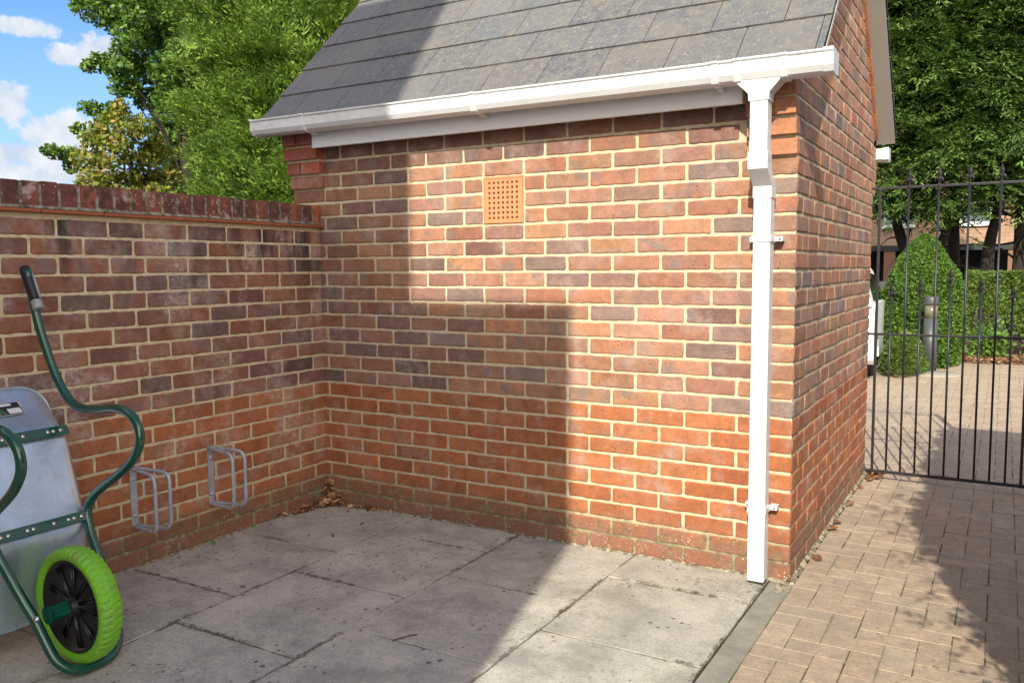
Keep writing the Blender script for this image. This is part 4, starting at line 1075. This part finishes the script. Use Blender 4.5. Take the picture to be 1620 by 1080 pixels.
x, y = from_cam(440, 17.5)
tall_conifer('conifer_tree', 'dark conifer glimpsed behind the broadleaf tree and the bright green conifer', x, y, 9.5, 2.1, [(.07, .13, .025), (.09, .16, .03), (.05, .10, .02)], 9000, .36, .085, per=16, seed=8, cond=near_cam(x, y), sweep=.6, inner=5000)
# ---------------------------------------------------------------- broadleaf trees, far left
def broadleaf(name, label, dist, spots, pal, leaf, dens, trunk_px, group=None, mat=M_fol):
    """spots: (column, row, radius px, depth offset m) of real leaf masses standing at that distance"""
    bx, by = from_cam(trunk_px, dist); t = thing(name, label, 'tree', (bx, by, 0))
    Vs = []; Cs = []; br = []; f = 1331.66
    for (px, py, rp, dz) in spots:
        d = dist + dz; x, y = from_cam(px, d); off = math.atan((px - 810) / f)
        depth = d * math.cos(off); z = 1.289 + depth * (425 - py) / f; rad = rp * 1.22 / f * depth
        n = int(dens * rad ** 2 / leaf ** 2); q = rand_dirs(n); r_ = rng.uniform(.0, 1, n) ** .42
        sub = rand_dirs(9) * .62; near = np.min(np.linalg.norm(q[:, None] * r_[:, None, None] - sub[None], axis=2), axis=1)
        keep = near < .52; q = q[keep]; r_ = r_[keep]
        P = q * (r_ * rad)[:, None] * np.array([1, 1, .8]) + np.array([x, y, z]); V, C_ = random_leaves(P, leaf, pal, .9); Vs.append(V); Cs.append(C_)
        zb = max(1.0, z - 1.6 - rad * .5)
        br.append(([(bx, by, zb), ((bx + x) / 2 + random.uniform(-.15, .15), (by + y) / 2, (z + zb) / 2 + .25), (x, y, z)], .026, .006))
    o = quads('crown', np.concatenate(Vs), np.concatenate(Cs), mat); o.parent = t; o.matrix_parent_inverse = world_of(t).inverted()
    zt = max(b_[0][0][2] for b_ in br)
    trunk_part(t, 'trunk', [(bx, by, -.05), (bx + .1, by, zt * .5), (bx, by, zt + .4)], .16, .05, M_barkd, br[::2])
    return t
PAL_OAK = [(.085, .17, .03), (.11, .20, .035), (.14, .24, .045), (.06, .125, .025), (.19, .29, .065)]
spots = [(175, 22, 30, 0), (150, 14, 16, .1), (215, 15, 30, .3), (250, 30, 38, -.3), (300, 20, 40, .3), (345, 30, 40, 0), (230, 62, 28, -.4), (275, 68, 34, .2), (205, 45, 20, .3), (215, 88, 20, 0),
         (320, 75, 38, -.2), (365, 75, 36, .3), (180, 104, 18, 0), (158, 108, 12, 0), (205, 118, 22, -.2), (240, 112, 26, .3), (285, 118, 32, -.3), (330, 125, 34, .2), (215, 142, 22, 0), (250, 155, 24, .3), (290, 165, 32, -.2), (335, 175, 36, .1),
         (160, 172, 17, .4), (185, 182, 20, .3), (98, 236, 16, 0), (118, 245, 15, .1), (125, 262, 13, .2), (82, 238, 7, 0), (140, 205, 12, .3), (270, 205, 26, .4), (305, 220, 32, .2), (350, 235, 34, .3), (300, 262, 30, .5), (340, 285, 28, .4), (265, 285, 24, .6), (375, 150, 30, .3), (340, 120, 40, .5), (375, 200, 40, .4), (400, 260, 40, .5), (330, 220, 36, .5), (285, 250, 30, .4), (360, 300, 36, .4), (300, 305, 30, .5), (395, 90, 40, .4), (300, 150, 34, .5), (280, 45, 36, .5), (300, -30, 60, 0), (220, -20, 40, 0), (380, -20, 50, 0)]
broadleaf('broadleaf_tree', 'large dark green broadleaf tree with sky showing through, furthest left behind the wall', 15.5, spots, PAL_OAK, .082, 42.0, 300)
PAL_YEL = [(.20, .235, .035), (.27, .28, .05), (.15, .205, .035), (.33, .30, .07), (.38, .27, .09), (.115, .18, .03)]
spots = [(200, 195, 24, 0), (170, 215, 26, .1), (225, 205, 26, -.1), (190, 240, 30, -.2), (230, 245, 28, .1), (155, 250, 26, .2), (260, 235, 22, .2), (165, 285, 26, 0), (205, 285, 26, .1), (240, 285, 22, .2), (145, 295, 18, .1), (275, 280, 20, .3), (310, 300, 18, .4), (210, 315, 30, 0), (150, 320, 25, 0), (205, 172, 14, 0), (255, 310, 24, 0)]
broadleaf('small_tree', 'yellowing small tree with pale leaves, in front of the large dark green tree', 13.2, spots, PAL_YEL, .068, 42.0, 205)

# ---------------------------------------------------------------- yard beyond the gate
def bush(name, label, cat, shape, n, size, pal, up=.4, extra=None):
    """shape(n) -> points on and just inside the outline"""
    P = shape(n); V, C_ = random_leaves(P, size, pal, up); o = quads(name, V, C_, M_fol); return o
PAL_BOX = [(.075, .150, .022), (.095, .185, .028), (.120, .215, .032), (.060, .120, .018)]
cx, cy = 2.28, 8.8
t = thing('cone_shrub', 'large cone shaped clipped evergreen shrub behind the bollard', 'shrub', (cx, cy, 0))
n = 44000; z = 1.70 * rng.uniform(0.02, 1, n) ** 1.15; a = rng.uniform(0, 6.283, n)
prof = np.interp(z, [0, .2, .5, .95, 1.2, 1.4, 1.58, 1.70], [.44, .49, .52, .49, .40, .29, .17, .05])
Pn = np.stack([np.cos(a), np.sin(a), z], 1); prof = prof * (1 + .10 * lumpy(Pn * 3, 2, 9)) * (1 - np.abs(rng.normal(0, .10, n)))
V, C_ = random_leaves(np.stack([cx + np.cos(a) * prof, cy + np.sin(a) * prof, z], 1), .036, PAL_BOX, .5)
o = quads('crown', V, C_, M_fol); o.parent = t; o.matrix_parent_inverse = world_of(t).inverted()
trunk_part(t, 'trunk', [(cx, cy, -.05), (cx + .02, cy, .4), (cx, cy, 1.1)], .04, .012, M_barkd)
# clipped hedge
hx0, hx1, hy0, hy1, hz = 2.72, 6.2, 9.95, 10.9, 1.20
t = thing('clipped_hedge', 'clipped green hedge with thin bare stems at its foot, right of the cone shaped shrub', 'hedge', ((hx0 + hx1) / 2, 10.4, 0))
n = 95000; f_ = rng.uniform(0, 1, n); P = np.stack([rng.uniform(hx0, hx1, n), rng.uniform(hy0, hy1, n), rng.uniform(.30, hz, n)], 1)
s_ = f_ < .62; P[s_, 1] = hy0 + np.abs(rng.normal(0, .07, s_.sum())); s2 = (f_ >= .62) & (f_ < .88); P[s2, 2] = hz - np.abs(rng.normal(0, .05, s2.sum())); s3 = (f_ >= .88) & (f_ < .94); P[s3, 0] = hx0 + np.abs(rng.normal(0, .05, s3.sum()))
l_ = lumpy(P * 2.2, 2.2, 21); P[:, 1] += l_ * .07; P[:, 2] += lumpy(P * 2.5, 2, 22) * .03
low = P[:, 2] < .52 + .16 * lumpy(P[:, [0, 0, 0]] * 1.6, 1.8, 30); keep = ~(low & (rng.uniform(0, 1, n) < .92)); P = P[keep]
V, C_ = random_leaves(P, .043, [(.085, .155, .028), (.115, .195, .035), (.145, .225, .045), (.065, .115, .022), (.17, .20, .05)], .4)
o = quads('leaves', V, C_, M_fol); o.parent = t; o.matrix_parent_inverse = world_of(t).inverted()
for x in np.arange(hx0 + .15, hx1, .33):
    x += random.uniform(-.08, .08); trunk_part(t, 'stem', [(x, 10.35, -.03), (x + random.uniform(-.1, .1), 10.3, .3), (x + random.uniform(-.25, .25), 10.25, .8)], .022, .008, M_bark, [([(x, 10.34, .1), (x + .12, 10.2, .4), (x + .22, 10.12, .7)], .012, .004), ([(x, 10.34, .15), (x - .10, 10.2, .4), (x - .2, 10.15, .7)], .012, .004)])
# planting bed: soil strewn with leaf litter
M_bed = Mat('bed_soil'); n = M_bed.noise(20, 6, .7); n2 = M_bed.noise(90, 4, .7)
M_bed.set(Base_Color=M_bed.mix(M_bed.ramp(n, .35, .65), (.10, .055, .032), M_bed.mix(n2, (.22, .12, .06), (.36, .22, .12))), Roughness=.98); M_bed.bump(n2, .01); M_bed = M_bed.m
g = MB(); N1, N2 = 40, 14; vs_ = [(.6 + 5.8 * i / N1, 9.45 + 3.2 * j / N2 + .06 * math.sin(i * 1.3) * (1 if j == 0 else 0), (-.002 if j == 0 else .02 + .03 * math.sin(i * .9) * math.cos(j * 1.1))) for j in range(N2 + 1) for i in range(N1 + 1)]
g.add(vs_, [(j * (N1 + 1) + i, j * (N1 + 1) + i + 1, (j + 1) * (N1 + 1) + i + 1, (j + 1) * (N1 + 1) + i) for j in range(N2) for i in range(N1)], 0, smooth=True)
g.build('planting_bed', M_bed, kind='structure')
n = 5200; P = np.stack([rng.uniform(1.4, 5.2, n), 9.2 + np.abs(rng.normal(0, .55, n)), rng.uniform(.01, .06, n)], 1)
V, C_ = random_leaves(P, .055, [(.32, .16, .08), (.42, .24, .13), (.22, .10, .05), (.50, .32, .18)], 2.2)
tag(quads('leaf_litter', V, C_, M_leafdry), 'orange brown fallen leaves over the soil below the hedge', 'dead leaves', kind='stuff')
# sprawling juniper
jx, jy = 2.17, 7.72; n = 1500; a = rng.uniform(0, 6.283, n); r_ = rng.uniform(0, 1, n) ** .6
P = np.stack([jx + np.cos(a) * r_ * .18, jy + np.sin(a) * r_ * .55, .03 + (1 - r_ ** 1.6) * .42 * rng.uniform(.5, 1, n)], 1)
D = np.stack([np.cos(a) * .9, np.sin(a) * .9, .5 + .4 * rng.uniform(0, 1, n)], 1) + rng.normal(size=(n, 3)) * .25
V, C_ = sprays(P, D, .12, [(.12, .20, .035), (.15, .23, .05), (.19, .23, .07), (.09, .16, .03)], 14, .040)
tag(quads('low_juniper', V, C_, M_folc), 'low sprawling juniper bush on the paving to the left of the bollard', 'bush')
n = 160; P = np.stack([rng.normal(2.56, .03, n), rng.normal(8.4, .05, n), rng.uniform(.0, .22, n)], 1); V, C_ = random_leaves(P, .055, PAL_BOX, .6)
tag(quads('small_plant', V, C_, M_fol), 'small green leafy plant at the base of the bollard, on its right', 'plant')
n = 900; P = np.stack([rng.normal(3.02, .14, n), rng.normal(9.75, .1, n), np.abs(rng.normal(.22, .13, n))], 1); V, C_ = random_leaves(P, .06, [(.12, .22, .04), (.16, .27, .05), (.09, .17, .03)], .5)
tag(quads('young_shrub', V, C_, M_fol), 'young light green shrub growing in front of the hedge stems', 'shrub')

n = 14; P = np.stack([rng.normal(.008, .007, n), rng.normal(-.83, .009, n), np.abs(rng.normal(.012, .008, n))], 1); V, C_ = random_leaves(P, .012, [(.10, .30, .03), (.14, .36, .05)], .6)
tag(quads('weed', V, C_, M_fol), 'tiny bright green weed at the foot of the boundary wall', 'weed')
# bollard light
bo = thing('bollard_light', 'slim dark grey cylindrical bollard light in front of the cone shaped shrub', 'bollard', (2.435, 8.0, 0))
M_grey = simple('dark_grey_powder_coat', (.060, .066, .074), .45, nz=.05); M_lens = simple('bollard_lens', (.16, .14, .10), .2)
g = MB(); g.lathe([(.001, -.02), (.080, -.02), (.080, .655), (.001, .655)], (2.435, 8.0, 0), Z, 32, 0); B(g, 'post', M_grey, bo)
g = MB(); g.lathe([(.001, .656), (.074, .656), (.074, .815), (.001, .815)], (2.435, 8.0, 0), Z, 32, 0); B(g, 'lens', M_lens, bo)
g = MB(); g.lathe([(.001, .816), (.082, .816), (.084, .83), (.084, .905), (.076, .918), (.001, .920)], (2.435, 8.0, 0), Z, 32, 0); B(g, 'cap', M_grey, bo)
g = MB(); g.lathe([(.001, .012), (.30, .012), (.31, .004), (.31, -.01)], (2.50, 7.75, 0), Z, 40, 0)
g.build('concrete_pad', simple('pale_concrete', (.34, .31, .25), .95, nz=.15, scale=12), kind='structure')

# parked car (only its nearside front shows past the corner of the outbuilding)
car = thing('parked_car', 'white hatchback parked behind the outbuilding, seen past its right corner', 'car', (1.02, 8.3, 0))
M_paint = simple('white_car_paint', (.80, .81, .82), .30, nz=.01) ; M_glass = simple('car_glass', (.012, .022, .018), .05, nz=0)
M_tyre = simple('tyre_rubber', (.015, .015, .015), .8); M_alloy = simple('alloy_rim', (.35, .35, .36), .3, .8)
cyf, cyb = 10.0, 6.5   # front and rear
XS = 1.86; XN = XS - 1.50; k = .88
def cprof(y, z): return (y, z * k)
body = MB()
def section(prof, x, inset=0): return [(x, cyf + (cyb - cyf) * a, b * k + .0) for a, b in prof]
lower = [(.02, .22), (.0, .34), (.005, .62), (.03, .74), (.20, .90), (.29, .95), (.60, .98), (.92, .98), (.99, .90), (1.0, .60), (.99, .28), (.97, .22)]
def arch(prof, cxs, r=.098):
    o = [];
    return prof
def wheelcut(pts):
    out_ = []
    for (a0, r) in ((.80, .105), (.185, .105)):
        for q in range(9): t = math.pi * q / 8; out_.append((a0 + r * math.cos(t), .22 + r * math.sin(t) * abs(cyb - cyf) / k * .86))
    return pts + out_
full = wheelcut(lower)
xs_ = [(XN, .0), (XN + .05, .0), (XS - .05, .0), (XS, .0)]
n = len(full); rows = [section(full, XN + .04), section(full, XN), section(full, XS), section(full, XS - .04)]
body.add([(XS, y, z) for _, y, z in section(full, 0)], [tuple(range(n))], 0)
body.add([(XN, y, z) for _, y, z in section(full, 0)], [tuple(range(n - 1, -1, -1))], 0)
A_ = section(full, XN); B_ = section(full, XS); body.add(A_ + B_, [(i, (i + 1) % n, n + (i + 1) % n, n + i) for i in range(n)], 0)
b_ob = B(body, 'body', M_paint, car); fix_normals(b_ob)
cab = [(.27, .945), (.43, 1.40), (.52, 1.46), (.80, 1.46), (.93, 1.38), (.985, .96)]
g = MB(); n = len(cab); lo = [(XS - .02, XN + .02)]
ins = lambda b: .02 + (b - .95) * .30
A_ = [(XN + ins(b), cyf + (cyb - cyf) * a, b * k) for a, b in cab]; B_ = [(XS - ins(b), cyf + (cyb - cyf) * a, b * k) for a, b in cab]
g.add(A_ + B_, [(i, (i + 1) % n, n + (i + 1) % n, n + i) for i in range(n)], 0); g.add(A_, [tuple(range(n))], 0); g.add(B_, [tuple(range(n))], 0)
o = B(g, 'cabin', M_paint, car); fix_normals(o)
for sx in (1, -1):
    X = lambda b: (XS - ins(b) + .004) if sx > 0 else (XN + ins(b) - .004)
    for nm, P in (('side_window', [(.325, .99), (.445, 1.34), (.60, 1.37), (.60, .99)]), ('side_window', [(.62, .99), (.62, 1.37), (.79, 1.37), (.88, 1.02)])):
        g = MB(); vs_ = [(X(b), cyf + (cyb - cyf) * a, b * k) for a, b in P]; vs2 = [(x + sx * .004, y, z) for x, y, z in vs_]; m_ = len(P)
        g.add(vs_ + vs2, [tuple(range(m_)), tuple(range(2 * m_ - 1, m_ - 1, -1))] + [(i, (i + 1) % m_, m_ + (i + 1) % m_, m_ + i) for i in range(m_)], 0); o = B(g, nm, M_glass, car); fix_normals(o)
    for a0 in (.185, .80):
        wy = cyf + (cyb - cyf) * a0; xo = XS - .02 if sx > 0 else XN + .02
        g = MB(); g.lathe([(.17, -.17), (.245, -.165), (.275, -.14), (.275, -.02), (.25, 0), (.18, -.005), (.17, -.03)], (xo, wy, .275), (sx, 0, 0), 36, 0, close=True); ty = B(g, 'wheel', M_tyre, car); fix_normals(ty)
        g = MB(); g.lathe([(.001, -.02), (.05, -.015), (.06, -.035), (.15, -.03), (.178, -.008), (.182, -.03), (.18, -.10), (.001, -.10)], (xo, wy, .275), (sx, 0, 0), 36, 0); 
        B(g, 'rim', M_alloy, ty)
        g = MB()
        for q in range(5):
            a = 2 * math.pi * q / 5; g.tube([(xo - sx * .012, wy, .275), (xo - sx * .014, wy + math.cos(a) * .165, .275 + math.sin(a) * .165)], .016, 6, 0)
        B(g, 'spokes', M_alloy, ty)
    g = MB(); g.bbox((min(XS + .02 * sx, XS + .15 * sx) if sx > 0 else XN - .15, 8.70, .69), (XS + .12 if sx > 0 else XN - .02, 8.80, .79), .025, 0); g.box((XS - .04 if sx > 0 else XN - .03, 8.73, .72), (XS + .03 if sx > 0 else XN + .04, 8.76, .75), 0); B(g, 'wing_mirror', M_paint, car)
    g = MB(); xa = XS - .30 if sx > 0 else XN + .04; g.bbox((xa, cyf - .06, .50), (xa + .26, cyf + .012, .61), .02, 0); B(g, 'headlight', simple('headlight_glass', (.6, .62, .64), .08), car)
g = MB(); P = [(.285, .985), (.425, 1.385)]; a, b = P
vs_ = [(XN + .10, cyf + (cyb - cyf) * a[0] + .006, a[1] * k), (XS - .10, cyf + (cyb - cyf) * a[0] + .006, a[1] * k), (XS - .20, cyf + (cyb - cyf) * b[0] + .006, b[1] * k), (XN + .20, cyf + (cyb - cyf) * b[0] + .006, b[1] * k)]
g.add(vs_ + [(x, y + .005, z + .003) for x, y, z in vs_], [(0, 1, 2, 3), (4, 7, 6, 5), (0, 4, 5, 1), (1, 5, 6, 2), (2, 6, 7, 3), (3, 7, 4, 0)], 0); o = B(g, 'windscreen', M_glass, car); fix_normals(o)

car.rotation_euler = (0, 0, R(3.5))
# dark conifers beyond the hedge
PAL_DARK = [(.055, .110, .022), (.075, .138, .027), (.10, .170, .035), (.036, .075, .016), (.14, .215, .048)]
lab_ = ['big dark green conifer beyond the gate, its trunk leaning just right of the outbuilding', 'big dark green conifer beyond the gate, its trunk straight above the cone shaped shrub', 'big dark green conifer beyond the gate, its trunk furthest right']
for q, (px, d, zb) in enumerate(((1432, 16.3, 2.25), (1502, 17.2, 3.15), (1604, 16.6, 3.0))):
    cx, cy = from_cam(px, d)
    if q == 0: tr = [[(cx + .12, cy, -.05), (cx + .02, cy, 1.3), (cx - .28, cy, 2.6), (cx - .3, cy, 5)], [(cx + .22, cy + .05, -.05), (cx + .35, cy, 1.2), (cx + .62, cy, 2.0), (cx + .7, cy, 3.4)]]
    elif q == 1: tr = [[(cx, cy, -.05), (cx + .03, cy, 1.5), (cx, cy, 3), (cx, cy, 7)]]
    else: tr = [[(cx, cy, -.05), (cx + .05, cy, 1.5), (cx, cy, 3), (cx, cy, 7)], [(cx - .4, cy, -.05), (cx - .42, cy, 1.4), (cx - .30, cy, 2.3), (cx - .2, cy, 3.6)]]
    def cond(P, cx=cx, cy=cy, zb=zb):
        base = zb + .30 * lumpy(P[:, :2] @ np.array([[1, 0, .3], [0, 1, .5]]), 1.6, 40) 
        return (P[:, 2] > base) & near_cam(cx, cy)(P) & (lumpy(P, 1.5, 77) < 1.15)
    t = tall_conifer('conifer_tree', lab_[q], cx, cy, 10.5, 1.75, PAL_DARK, 14000, .36, .085, boughs=520, inner=3000, z0=2.2, per=20, seed=50 + q, pw=.4, sweep=.10, cond=cond, multi=tr, trunk_r=.135, group='dark conifers beyond the gate', droop=.5)
    g = MB()
    for m_ in range(16):     # bare lower branches
        a = random.uniform(0, 6.28); zz = random.uniform(1.0, 3.0); L_ = random.uniform(.5, 1.3)
        g.tube(smooth_path([(cx, cy, zz), (cx + math.cos(a) * L_ * .5, cy + math.sin(a) * L_ * .5, zz + random.uniform(-.1, .3)), (cx + math.cos(a) * L_, cy + math.sin(a) * L_, zz + random.uniform(-.3, .5))], 4), .02, 6, 0, rs=[.022 - .0022 * k for k in range(9)])
    B(g, 'dead_branches', M_barkd, t)

# house beyond the trees: tile-hung upper floor over an open carport
hs = thing('terraced_house', 'brick coloured terraced house with white windows over a dark open carport, beyond the conifers', 'house', (1.5, 26, 0))
M_hb = Mat('far_brickwork'); br_ = M_hb.n('ShaderNodeTexBrick'); br_.inputs['Scale'].default_value = 1.0; br_.inputs['Brick Width'].default_value = .225; br_.inputs['Row Height'].default_value = .10; br_.inputs['Mortar Size'].default_value = .008
mp = M_hb.n('ShaderNodeMapping'); mp.inputs['Rotation'].default_value = (R(90), 0, 0); M_hb.l(M_hb.tc.outputs['Object'], mp.inputs[0]); M_hb.l(mp.outputs[0], br_.inputs['Vector'])
br_.inputs['Color1'].default_value = (.40, .25, .16, 1); br_.inputs['Color2'].default_value = (.33, .20, .125, 1); br_.inputs['Mortar'].default_value = (.24, .15, .10, 1)
M_hb.set(Base_Color=br_.outputs['Color'], Roughness=.9); M_hb = M_hb.m
M_hroof = simple('far_roof_tile', (.16, .10, .08), .9, nz=.2); M_white = simple('white_frame', (.72, .73, .74), .4, nz=.02); M_hglass = simple('window_glass', (.10, .14, .13), .06, nz=0)
HY = 24.0; hz0 = 1.90
g = MB(); g.box((-9, HY, hz0), (11, HY + 7, 6.6), 0); B(g, 'upper_wall', M_hb, hs)
g = MB(); g.box((-9, HY + 4.5, -.05), (11, HY + 6.9, hz0 - .002), 0); B(g, 'lower_wall', simple('dark_rendered_wall', (.045, .042, .04), .9), hs)
g = MB(); g.box((-9.05, HY - .06, hz0 - .16), (11.05, HY + .2, hz0 - .003), 0); B(g, 'carport_beam', simple('dark_beam', (.02, .02, .022), .6), hs)
for x in (-6.2, -3.0, .2, 3.4, 6.6, 9.8):
    g = MB(); g.box((x - .15, HY - .02, -.05), (x + .15, HY + .35, hz0 - .161), 0); B(g, 'pillar', simple('pillar_brick', (.22, .11, .07), .9), hs)
for x0 in (-5.6, -2.6, .02, 2.02, 4.9, 7.6):
    x1 = x0 + .82 if x0 < 3 else x0 + 1.1; z0, z1 = 2.46, 3.32
    g = MB(); f_ = .07
    for a, b in (((x0, z0), (x1, z0 + f_)), ((x0, z1 - f_), (x1, z1)), ((x0, z0 + f_), (x0 + f_, z1 - f_)), ((x1 - f_, z0 + f_), (x1, z1 - f_)), ((x0 + f_, z1 - .30), (x1 - f_, z1 - .24))):
        g.box((a[0], HY - .05, a[1]), (b[0], HY - .002, b[1]), 0)
    g.box((x0 - .05, HY - .09, z0 - .05), (x1 + .05, HY - .003, z0 - .002), 0)
    w_ = B(g, 'window', M_white, hs)
    g = MB(); g.box((x0 + f_, HY - .02, z0 + f_), (x1 - f_, HY - .004, z1 - f_), 0); B(g, 'pane', M_hglass, w_)
    g = MB(); g.box((x0 + f_ + .02, HY - .026, z1 - .22), (x1 - f_ - .02, HY - .021, z1 - f_ - .17), 0)
g = MB(); g.add([(-9.3, HY - .4, 6.5), (11.3, HY - .4, 6.5), (11.3, HY + 3.5, 9.2), (-9.3, HY + 3.5, 9.2), (11.3, HY + 7.4, 6.5), (-9.3, HY + 7.4, 6.5)], [(0, 1, 2, 3), (3, 2, 4, 5), (0, 5, 4, 1), (1, 4, 2), (0, 3, 5)], 0); B(g, 'roof', M_hroof, hs)
g = MB(); g.box((-6, 20.4, -.04), (8, 20.52, .9), 0); tag(g.build('low_wall', simple('low_wall_render', (.30, .28, .25), .9)), 'low pale wall in the shade before the carport', 'wall')

# ---------------------------------------------------------------- buildings behind the photographer, whose shadows fall into the picture
nb = thing('neighbour_house', 'tall brick house with a flat roofed side wing behind the photographer', 'house', (-3, -10, 0))
M_nb = simple('neighbour_brick', (.36, .20, .14), .9, nz=.2, scale=3)
NYF = -6.2; sh = lambda c: c + .2472 * -NYF
xt, xw = sh(.575), sh(1.478)
hw_ = 1.128 + .64 * (-NYF / .9708)
g = MB(); g.add([(-1.9, NYF, -.05), (xt, NYF, -.05), (xt, NYF - 6.0, -.05), (-1.9, NYF - 6.0, -.05), (-1.9, NYF, 7.45), (xt, NYF, 7.45), (xt, NYF - 6.0, 7.45), (-1.9, NYF - 6.0, 7.45), (-1.9, NYF - 3.0, 9.2), (xt, NYF - 3.0, 9.2)],
      [(0, 1, 5, 4), (3, 7, 6, 2), (1, 2, 6, 9, 5), (0, 4, 8, 7, 3)], 0); B(g, 'wall', M_nb, nb)
g = MB(); g.add([(-2.0, NYF + .02, 7.43), (xt + .01, NYF + .02, 7.43), (xt + .01, NYF - 3.0, 9.28), (-2.0, NYF - 3.0, 9.28), (xt + .01, NYF - 6.1, 7.40), (-2.0, NYF - 6.1, 7.40)], [(0, 1, 2, 3), (3, 2, 4, 5)], 0); B(g, 'roof', M_hroof, nb)
g = MB(); g.box((xt + .002, NYF - 5.5, -.05), (xw, NYF, hw_), 0); B(g, 'side_wing', M_nb, nb)
for x in (-1.3, .5):
    for z0 in (1.0, 4.6):
        g = MB(); g.box((x, NYF + .003, z0), (x + 1.2, NYF + .04, z0 + 1.2), 0); w_ = B(g, 'window', M_white, nb)
        for a in (.06, .63):
            g = MB(); g.box((x + a, NYF + .0405, z0 + .07), (x + a + .51, NYF + .046, z0 + 1.13), 0); B(g, 'pane', M_hglass, w_)
# store building with climber on the right, outside the frame
sb = thing('brick_store', 'flat roofed brick store outside the right edge of the frame', 'outbuilding', (5, -1, 0))
g = MB(); g.box((3.80, -2.45, -.05), (6.4, .37, 2.34), 0); B(g, 'wall', M_nb, sb)
g = MB(); g.box((3.76, -2.5, 2.3405), (6.45, .40, 2.42), 0); B(g, 'roof', M_cem, sb)
iv = thing('climbing_ivy', 'leafy ivy climbing the wall of the store outside the right edge of the frame', 'climber', (3.75, -1, 0))
n = 14000; P = np.stack([np.full(n, 3.79), rng.uniform(-2.5, .30, n), rng.uniform(0, 2.42, n)], 1)
bulge = .06 + .055 * lumpy(P[:, [1, 2, 1]] * 2.2, 2.0, 91) + .035 * lumpy(P[:, [1, 2, 1]] * 6, 2.0, 92); P[:, 0] -= bulge * rng.uniform(.1, 1, n)
V, C_ = random_leaves(P, .065, PAL_OAK, .2); o = quads('leaves', V, C_, M_fol); o.parent = iv; o.matrix_parent_inverse = world_of(iv).inverted()
n = 260; P = np.stack([3.79 - np.abs(rng.normal(.10, .06, n)), rng.uniform(-2.45, .25, n), rng.uniform(.3, 2.5, n)], 1); D = np.stack([-np.ones(n), rng.normal(0, .7, n), rng.normal(.1, .5, n)], 1)
V, C_ = sprays(P, D, .16, PAL_OAK, 8, .05); o = quads('shoots', V, C_, M_fol); o.parent = iv; o.matrix_parent_inverse = world_of(iv).inverted()
